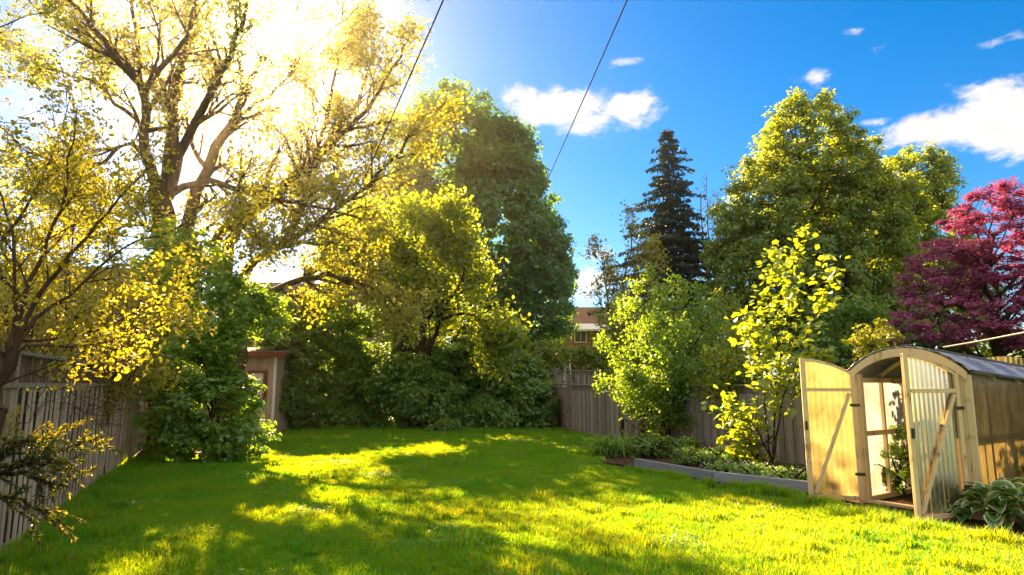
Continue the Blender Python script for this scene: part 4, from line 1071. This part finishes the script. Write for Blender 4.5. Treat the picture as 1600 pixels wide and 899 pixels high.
bush_px('dark_shrub', 84, 1560, 19.5, [(1560, 560, 0, (1.9, 1, .8)), (1580, 610, 0, (2.2, 1, 1.2))], 150, .4, 70, 'leaf_hedge', .15, 'dark green shrub under the trunk of the purple tree')

# ------------------------------------------------------------------ far hedge
B = gnd(915, 37)
lb = [((x_, random.uniform(-.2, .2), 1.9 + random.uniform(-.15, .15)), (1.0, .8, 1.9)) for x_ in np.arange(-3.2, 3.4, .9)]
bush('cedar_hedge', 91, B, [(np.array(o), r) for o, r in lb], 420, .35, 60, 'leaf_bright', .17, 'clipped cedar hedge with sunlit top in front of the brick house', cat='hedge', nlimb=14)

# ------------------------------------------------------------------ back border
bk_list = [(452, 23.5, [(458, 525, 0, (1.4, 1.2, 1.7)), (450, 600, 0, (1.3, 1.2, 1.2))], 'leafy green shrub beside the garden shed wall'),
           (515, 25.0, [(505, 515, 0, (1.7, 1.3, 1.6)), (520, 590, 0, (1.8, 1.3, 1.6)), (500, 630, 0, (1.7, 1.2, 1.0))], 'broad green shrub below the old house windows'),
           (590, 26.0, [(585, 535, 0, (1.7, 1.4, 1.8)), (595, 600, 0, (2.0, 1.4, 1.5))], 'dark green shrub at the foot of the yellow-leaved tree'),
           (670, 25.8, [(665, 580, 0, (1.7, 1.4, 1.5)), (680, 620, 0, (1.8, 1.4, 1.1))], 'dense dark shrub under the left side of the round maple'),
           (640, 23.6, [(628, 600, 0, (1.1, .7, 1.1)), (665, 620, 0, (1.3, .7, .9))], 'leafy shrub hiding the foot of the yellow-leaved tree'),
           (745, 26.2, [(745, 585, 0, (1.7, 1.4, 1.5)), (750, 625, 0, (1.9, 1.4, 1.0))], 'dense dark shrub below the trunk of the round maple'),
           (815, 26.0, [(812, 610, 0, (1.3, 1.2, 1.4)), (820, 640, 0, (1.2, 1.1, .7))], 'dark shrub crowding the brown back fence'),
           (838, 24.4, [(838, 630, 0, (.8, .8, .8)), (842, 650, 0, (.75, .7, .5))], 'low dark bush nestled against the vine-covered fence panel')]
for k, (px, Y, L, lab) in enumerate(bk_list):
    bush_px('border_shrub', 100 + k, px, Y, L, 290 if k < 7 else 110, .36, 85, 'leaf_hedge' if k not in (0, 1) else 'leaf_shrub', .155, lab, group='shrubs of the back border', flat=.6, leafup=.7)
bush_px('bright_fence_shrub', 115, 858, 30.5, [(858, 555, 0, (.95, .8, .7)), (850, 575, 0, (1.1, .8, 1.0))], 90, .28, 60, 'leaf_bright', .15, 'bright green shrub growing over the brown back fence')
# low leafy edge of the lawn
gl = Grower(120); r = gl.r
for k in range(900):
    t = r.random(); p = G(445 + 365 * t, 668 - 3 * math.sin(t * 3)); p = p + Vector((0, r.uniform(-2.1, .2), 0))
    hgt = .62 + .25 * math.sin(t * 9) + .15 * math.sin(t * 23)
    c = np.array([p.x + r.normal() * .1, p.y, max(.08, hgt * r.random() ** .6)]); n = 34
    u = r.normal(size=(n, 3)); gl.P.append(c + u * .13); gl.Nn.append(u * .6 + np.array([0, -.3, .8]))
P = np.concatenate(gl.P); gcv = new_obj('ground_cover', leaves_mesh('ground_cover', P, np.concatenate(gl.Nn), .12 * r.uniform(.6, 1.3, len(P)), (0, 0, 0)), 'leaf_ground')
tag(gcv, 'knee-high leafy ground cover along the back edge of the lawn', 'ground cover', kind='stuff')
bush_px('low_plant', 121, 700, 22.3, [(698, 668, 0, (.65, .5, .32))], 40, .16, 40, 'leaf_hedge', .10, 'low dark leafy clump standing out from the ground cover', cat='plant')

# ------------------------------------------------------------------ left side: big bush, yellow shrubs, near branches, yew
B = G(325, 722)
lb = lobes_px(B, B.y, [(330, 640, 0, (1.05, 1.0, .85)), (285, 575, 0, (.9, .9, .85)), (352, 610, .1, (.6, .7, .6)), (392, 682, 0, (.55, .6, .42)), (260, 660, 0, (.6, .6, .6)), (330, 690, -.3, (1.0, .7, .42)), (330, 530, .3, (.7, .7, .6))])
bush('big_bush', 131, B, [(np.array(o), r) for o, r in lb], 330, .24, 52, 'leaf_shrub', .10, 'big leafy green bush at the end of the picket fence hiding the shed', shape='leaf6', flat=.55, nlimb=40, leafup=.8, aspect=.7)
bush_px('tall_bush', 132, 345, 15.5, [(350, 480, 0, (1.3, 1.1, .9)), (300, 470, 0, (1.2, 1.1, 1.4)), (405, 490, 0, (.7, .7, .6)), (290, 560, 0, (1.2, 1, 1.2)), (270, 400, 0, (.8, .8, .9))], 300, .32, 62, 'leaf_shrub', .12, 'taller green bush growing between the bare maples and the shed', nlimb=30, flat=.6)
g = Grower(133, seg=.25, wig=.16, trop=.04, maxlev=2, kids=6, ratio=.6, leafn=6, leafspread=.10, minr=.004)
B = gnd(130, 11.5)
for px, py in ((60, 360), (100, 380), (140, 370), (180, 400), (220, 420), (250, 460), (30, 420), (80, 460), (200, 470), (150, 450), (270, 510), (20, 480)):
    t_ = A(px, py, 11.5 + g.r.uniform(-1.2, 1.2)); g.limb([B + Vector((g.r.normal() * .3, g.r.normal() * .2, 0)), B.lerp(t_, .5) + Vector((0, 0, .3)), t_], .035, .008, 9, 1.3, .3)
finish_tree('golden_shrub', B, g, 'leaf_spring_yellow', .095, 'twig_brown', 'wide golden-leaved shrub rising behind the picket fence', 'shrub', sizevar=.4, trunk='stem', crown='foliage')
g = Grower(134, seg=.25, wig=.16, trop=.04, maxlev=2, kids=6, ratio=.6, leafn=6, leafspread=.12, minr=.004)
B = gnd(20, 9.5)
for px, py in ((-20, 330), (10, 350), (40, 330), (-30, 420), (30, 440), (60, 470), (-10, 500), (90, 500)):
    t_ = A(px, py, 9.5 + g.r.uniform(-.8, .8)); g.limb([B + Vector((g.r.normal() * .2, g.r.normal() * .2, 0)), B.lerp(t_, .5) + Vector((0, 0, .3)), t_], .03, .008, 8, 1.2, .3)
finish_tree('golden_shrub', B, g, 'leaf_spring_yellow', .085, 'twig_brown', 'golden-leaved shrub behind the dark-stemmed crab apple by the fence', 'shrub', sizevar=.4, trunk='stem', crown='foliage')

# near small tree at the fence: dark stems fanning out, small gold leaves
g = Grower(141, seg=.14, wig=.10, trop=.03, maxlev=2, kids=6, ratio=.5, ang=(.35, .9), leafn=4, leafspread=.035, minr=.0022, twigleaf=(.15, 1))
B = G(-60, 905)
B.z = 0
Yn = 5.6
for pix, y0, y1, r0, r1, kids, L in (
    ([(-62, 900), (-20, 720), (2, 620), (22, 550)], B.y, Yn, .06, .045, 0, 1),
    ([(20, 555), (34, 492), (59, 411), (81, 358), (103, 296), (115, 230), (120, 170)], Yn, 5.4, .024, .004, 14, .85),
    ([(22, 545), (31, 517), (72, 449), (116, 396), (162, 339), (200, 296), (240, 250)], Yn, 5.9, .026, .004, 15, .85),
    ([(24, 545), (47, 508), (119, 455), (181, 396), (281, 355), (345, 322)], Yn, 6.2, .020, .003, 14, .75),
    ([(20, 550), (25, 536), (94, 530), (175, 505), (237, 477), (300, 450)], Yn, 6.1, .015, .003, 12, .6),
    ([(18, 558), (28, 548), (125, 542), (219, 517), (278, 478)], Yn, 5.7, .014, .003, 12, .55),
    ([(14, 570), (22, 500), (24, 436), (20, 380), (0, 310), (-20, 250)], Yn, 5.2, .022, .004, 13, .8),
    ([(-10, 420), (0, 380), (34, 336), (62, 286), (90, 225), (110, 150)], 5.3, 5.8, .016, .003, 12, .8),
    ([(0, 640), (-60, 500), (-90, 300), (-60, 120), (-10, 50), (40, 25), (70, 20)], 5.3, 5.6, .03, .004, 16, .6),
    ([(-50, 200), (-10, 190), (40, 240), (80, 250)], 5.3, 5.5, .012, .003, 8, .6),
    ([(5, 600), (60, 580), (110, 560), (160, 560)], Yn, 5.8, .010, .003, 8, .45)):
    g.limb(limb_pts(pix, y0, y1), r0, r1, kids, L)
finish_tree('crab_apple_tree', B, g, 'leaf_spring_yellow', .042, 'twig_brown', 'small dark-stemmed tree with gold leaves fanning over the picket fence', 'tree', sizevar=.4, shape='leaf6')

# tangle of bare vine on the fence top
g = Grower(151, seg=.12, wig=.38, trop=-.02, maxlev=2, kids=5, ratio=.6, leafn=0, minr=.0025)
for k in range(26):
    u_ = random.uniform(7.2, 12.6); p = YD(-1.80 + random.uniform(-.05, .12), u_, random.uniform(1.25, 1.95))
    g.grow(p, np.array([random.uniform(-1, 1), random.uniform(-1, 1), random.uniform(-.4, .5)]), random.uniform(.5, 1.1), .006, 0)
finish_tree('vine_tangle', YD(-1.8, 10.0), g, None, 0, 'twig_brown', 'grey tangle of bare vine sprawling over the picket fence top', 'vine', trunk='stem')

# yew reaching in by the fence
g = Grower(161, seg=.07, wig=.12, trop=.0, maxlev=1, kids=8, ratio=.45, ang=(.4, .9), leafn=0, minr=.002)
B = G(-110, 880); B.z = 0; Yy = 4.9
Q = []
def lp(pix, Y0=Yy, Y1=Yy): return limb_pts(pix, Y0, Y1)
for pix, y0, y1, L, kd in (([(-112, 880), (-60, 780), (0, 740), (50, 715), (110, 697), (156, 682)], B.y, 4.9, .36, 18), ([(0, 740), (40, 742), (70, 750), (96, 758)], 4.85, 4.75, .2, 10), ([(-60, 790), (0, 775), (40, 786), (76, 800)], 4.8, 4.7, .24, 12),
                      ([(-20, 745), (10, 705), (40, 688), (80, 684)], 4.85, 5.0, .22, 12), ([(-30, 760), (0, 720), (8, 690)], 4.85, 4.9, .2, 8), ([(-10, 745), (30, 728), (70, 715), (100, 722)], 4.85, 4.7, .22, 12)):
    n0 = len(g.tb.V); g.limb(lp(pix, y0, y1), .014, .003, kd, L, .3)
PP = []; TT = []
for ring in g.tb.V[:]:
    sd_ = 6 if len(ring) % 6 == 0 and len(ring) > 30 else 3
    cpts = ring.reshape(-1, sd_, 3).mean(1) if len(ring) % sd_ == 0 else ring
    dd = np.gradient(cpts, axis=0); dd /= np.linalg.norm(dd, axis=1, keepdims=True) + 1e-9
    m = 26; pp = np.repeat(cpts, m, 0) + np.repeat(np.gradient(cpts, axis=0), m, 0) * g.r.uniform(-.5, .5, (len(cpts) * m, 1)); tt = np.repeat(dd, m, 0) * .8 + g.r.normal(size=(len(cpts) * m, 3)) * .7
    PP.append(pp + tt * .012); TT.append(tt)
PP = np.concatenate(PP); TT = np.concatenate(TT); keep = PP[:, 2] > .25; PP = PP[keep]; TT = TT[keep]
e = empty('yew_shrub', B); tag(e, 'dark yew with yellow new tips reaching in front of the picket fence', 'shrub')
new_obj('stem', g.tb.mesh('stem', B), 'bark_dark', e)
tipm = (PP[:, 2] + g.r.normal(size=len(PP)) * .05 > np.interp(PP[:, 0], [-4.2, -3.1], [1.22, 1.26])) | ((PP[:, 0] > -3.28) & (g.r.random(len(PP)) < .35)) | (g.r.random(len(PP)) < .05)
c = new_obj('foliage', sprays_mesh('foliage', PP[~tipm], TT[~tipm], .042, .010, B, g.r), 'leaf_yew_dark', e); c['kind'] = 'stuff'
c = new_obj('new_tips', sprays_mesh('new_tips', PP[tipm], TT[tipm], .040, .011, B, g.r), 'leaf_yew_tip', e); c['kind'] = 'stuff'
print('yew', len(PP))

# ------------------------------------------------------------------ planting in the bed
def strap_clump(name, base, n, L, wdt, seed, mat, label, spread=1.0):
    r = np.random.default_rng(seed); V = []; F = []; k = 0
    for i in range(n):
        a = r.uniform(0, 6.283); d = np.array([math.cos(a), math.sin(a), 0]); s = np.array([-d[1], d[0], 0]); l = L * r.uniform(.6, 1.2); p = np.array([r.normal() * .14, r.normal() * .14, 0]); el_ = r.uniform(1.0, 1.45); m = 7; w_ = wdt * r.uniform(.7, 1.2)
        for j in range(m):
            t = j / (m - 1); ww = w_ * (1 - t ** 2) * .5 + .001; V += [p - s * ww, p + s * ww]
            p = p + (d * math.cos(el_) * spread + np.array([0, 0, math.sin(el_)])) * l / (m - 1); el_ -= r.uniform(.22, .46)
        for j in range(m - 1): b_ = k + 2 * j; F.append((b_, b_ + 1, b_ + 3, b_ + 2))
        k += 2 * m
    e = empty(name, base); tag(e, label, 'plant')
    V = np.array(V); V[:, 2] = np.maximum(V[:, 2], .02)
    o = new_obj('foliage', fast_mesh('foliage', V, np.array(F), True), mat, e); o['kind'] = 'stuff'
    MB().box(-.06, .06, -.06, .06, -.02, .03).build('crown_base', 'bed_soil', e)
    return e
strap_clump('daylily', G(945, 714), 170, .95, .035, 171, 'leaf_ground', 'arching daylily clump at the grassy end of the bed')
strap_clump('daylily', G(978, 708), 120, .85, .032, 172, 'leaf_shrub', 'darker daylily clump beside the dead stump in the bed')
# a dead stump
t = Tubes(); p = G(972, 700); t.add([p + Vector((0, 0, -.05)), p + Vector((.01, 0, .35)), p + Vector((.03, 0, .72))], [.07, .06, .045], 7); o = new_obj('stump', t.mesh('stump', p), 'bark_dark'); o.location = p; tag(o, 'thin dead stump standing among the daylilies', 'stump')
for k, (px, py, hw, h, mat, sz, lab) in enumerate(((1018, 716, .5, .5, 'leaf_shrub', .08, 'leafy green perennial at the foot of the tall shrub'), (1060, 712, .55, .38, 'leaf_ground', .06, 'feathery low plant behind the timber edging'), (1100, 700, .5, .42, 'leaf_lime', .06, 'yellow-flowered plant in front of the board fence'),
        (1140, 706, .5, .38, 'leaf_lime', .06, 'yellow-green plant beside the young tree'), (1125, 728, .55, .34, 'leaf_ground', .05, 'grassy green mound behind the joint of the edging'), (1160, 722, .4, .34, 'leaf_hedge', .05, 'dark grassy mound left of the young tree'), (1080, 728, .45, .32, 'leaf_hedge', .05, 'dark leafy mound behind the first edging timber'))):
    B = G(px, py)
    bush('bed_plant', 180 + k, B, [((0, 0, h * .5), (hw, hw * .6, h * .55))], 60, .12, 45, mat, sz, lab, cat='plant', group='plants of the garden bed', nlimb=14)
for k, (px, py, hw, lab) in enumerate(((1135, 749, .42, 'white-flowered low plant along the second edging timber'), (1180, 752, .42, 'white-flecked low plant beneath the young tree'), (1228, 760, .4, 'low white-edged plant beside the left greenhouse door'))):
    B = G(px, py - 2)
    e = bush('white_flower_plant', 190 + k, B, [((0, 0, .12), (hw, hw * .5, .14))], 55, .08, 34, 'leaf_ground', .05, lab, cat='plant', group='white-flowered plants', nlimb=10)
    r = np.random.default_rng(k); n = 70; P = np.stack([r.uniform(-hw, hw, n), r.uniform(-hw * .5, hw * .5, n), r.uniform(.16, .30, n)], -1)
    o = new_obj('petals', leaves_mesh('petals', P, r.normal(size=(n, 3)) * .4 + np.array([0, -.5, 1]), .035, (0, 0, 0)), 'leaf_white', e); o['kind'] = 'stuff'
# fern-like leaf fan before the tall shrub
B = G(1005, 706)
bush('leafy_fan', 195, B, [((.05, -.1, .85), (.40, .35, .10)), ((.1, 0, .6), (.25, .25, .08))], 34, .10, 30, 'leaf_bright', .08, 'flat fan of bright green leaves low on the tall shrub', cat='plant', nlimb=8, flat=.35, leafup=1.4)
# thing seen inside the greenhouse
bush('greenhouse_plant', 196, HL + (HR - HL) * .30 + Vector((.5, .85, 0)), [((0, 0, .40), (.30, .25, .40)), ((.1, 0, .85), (.10, .10, .25))], 60, .10, 30, 'leaf_shrub', .06, 'leafy plant growing inside the greenhouse doorway', cat='plant')

# hostas: each leaf its own piece
def hosta_leaf(name, sd):
    r = random.Random(sd); n = 8; v = []; f = []; mi = []
    for i in range(n + 1):
        t = i / n; w_ = .50 * math.sin(math.pi * min(1, t * .95 + .04)) ** .75 * (1 - .25 * t) + .004; z = .32 * t - .62 * t * t + r.uniform(-.01, .01); c = .12 * w_ / .3
        for s in (-1, -.76, 0, .76, 1): v.append((s * w_, t, z + abs(s) * c + (r.uniform(-.02, .02) if abs(s) == 1 else 0)))
    for i in range(n):
        for k in range(4): a = i * 5 + k; f.append((a, a + 1, a + 6, a + 5)); mi.append(1 if k in (0, 3) else 0)
    me = bpy.data.meshes.new(name); me.from_pydata(v, [], f); me.update(); me.materials.append(MATS['hosta_green']); me.materials.append(MATS['hosta_cream'])
    me.polygons.foreach_set('material_index', mi); me.polygons.foreach_set('use_smooth', [True] * len(f)); return me
HM = [hosta_leaf('leaf', 700 + i) for i in range(5)]
hr = random.Random(5)
for k, (px, py, sc, lab) in enumerate(((1507, 812, .85, 'cream-edged hosta beside the open right door'), (1553, 822, 1.0, 'large cream-edged hosta in the corner bed'), (1600, 828, 1.05, 'cream-edged hosta at the end of the stone edging'), (1536, 800, .9, 'cream-edged hosta against the greenhouse wall'), (1585, 803, .95, 'cream-edged hosta below the lobed-leaf plant'))):
    B = G(px, py); e = empty('hosta', B); tag(e, lab, 'plant', 'hostas beside the greenhouse')
    for i in range(34):
        a = i * 2.4 + hr.uniform(-.3, .3); t = (i + .5) / 34; s = sc * hr.uniform(.15, .23); rad = sc * (.05 + .20 * t); z = sc * (.40 - .30 * t) + hr.uniform(-.02, .02)
        o = bpy.data.objects.new('leaf', HM[hr.randrange(5)]); COL.objects.link(o); o.parent = e
        o.location = (math.cos(a) * rad, math.sin(a) * rad, max(.06, z)); o.rotation_euler = (.75 - 1.0 * t + hr.uniform(-.2, .2), hr.uniform(-.25, .25), a - math.pi / 2); o.scale = (s, s, s)
    t_ = Tubes()
    for i in range(12): a = i * .55; t_.add([(0, 0, 0), (math.cos(a) * .08, math.sin(a) * .08, .16 * sc), (math.cos(a) * .17 * sc, math.sin(a) * .17 * sc, .25 * sc)], [.006, .005, .003], 3)
    new_obj('stalks', t_.mesh('stalks', (0, 0, 0)), 'leaf_hedge', e)
# lobed-leaf plant behind them
B = G(1570, 790); e = empty('lobed_plant', B); tag(e, 'green lobed-leaf plant standing behind the hostas', 'plant')
t_ = Tubes(); hl = [lobed_leaf('leaf', 900 + i) for i in range(3)]
for me in hl: me.materials.append(MATS['leaf_hedge'])
for i in range(16):
    a = hr.uniform(0, 6.283); rad = hr.uniform(.05, .34); z = hr.uniform(.35, .72); p = Vector((math.cos(a) * rad, math.sin(a) * rad, z)); t_.add([(0, 0, 0), p * .6 + Vector((0, 0, .1)), p], [.008, .006, .004], 4)
    o = bpy.data.objects.new('leaf', hl[i % 3]); COL.objects.link(o); o.parent = e; o.location = p; s = hr.uniform(.16, .24); o.scale = (s, s, s); o.rotation_euler = (-.3 + hr.uniform(-.3, .3), hr.uniform(-.3, .3), a - 1.57)
new_obj('stem', t_.mesh('stem', (0, 0, 0)), 'leaf_hedge', e)
# stone edging before the hostas
for k, (p0, p1, lab) in enumerate(((G(1482, 832), G(1532, 843), 'rough brown timber piece edging the hosta bed by the door'), (G(1534, 844), G(1590, 852), 'weathered timber piece edging the middle of the hosta bed'), (G(1592, 853), G(1660, 862), 'grey timber piece edging the far right of the hosta bed'))):
    d = p1 - p0; o = MB().hexa([(0, 0, 0), (d.length, .01, 0), (d.length, .08, 0), (0, .09, 0), (0, .005, .075), (d.length, .015, .085), (d.length, .075, .085), (0, .085, .075)]).build('edging_piece', 'wood_soil_edge', None, .008)
    o.location = (p0.x, p0.y, .0); o.rotation_euler = (0, 0, math.atan2(d.y, d.x)); tag(o, lab, 'edging', 'pieces edging the hosta bed')

# ------------------------------------------------------------------ sunlit evening air
q = Mat('haze_air'); pv = q.n('ShaderNodeVolumePrincipled'); pv.inputs['Color'].default_value = (1.0, .86, .66, 1); pv.inputs['Density'].default_value = .0008; pv.inputs['Anisotropy'].default_value = .955
q.l(pv.outputs[0], q.out.inputs['Volume'])
hz = MB().box(-160, 160, -70, 230, -1.2, 20.5).build('haze', 'haze_air'); tag(hz, 'warm sunlit haze filling the garden', 'haze', kind='stuff')

# small fallen bits on the lawn: petals and dry leaves
r = np.random.default_rng(77); n = 420
x_ = r.uniform(-8, 6, n); y_ = r.uniform(4.5, 20, n); k = inside(LAWN, x_, y_); P = np.stack([x_[k], y_[k], np.full(k.sum(), .05)], -1)
h_ = len(P) // 2
o = new_obj('fallen_petals', leaves_mesh('fallen_petals', P[:h_], r.normal(size=(h_, 3)) * .3 + np.array([0, 0, 1]), .03, (0, 0, 0)), 'leaf_white'); tag(o, 'small white petals scattered over the lawn', 'petals', kind='stuff')
o = new_obj('fallen_leaves', leaves_mesh('fallen_leaves', P[h_:], r.normal(size=(len(P) - h_, 3)) * .3 + np.array([0, 0, 1]), .05, (0, 0, 0)), 'grass_dry'); tag(o, 'dry brown leaves scattered over the lawn', 'leaves', kind='stuff')
tris = sum(sum(len(p.vertices) - 2 for p in me.polygons) if len(me.polygons) < 2000 else len(me.loops) - 2 * len(me.polygons) for me in bpy.data.meshes)
print('TRIS', tris)
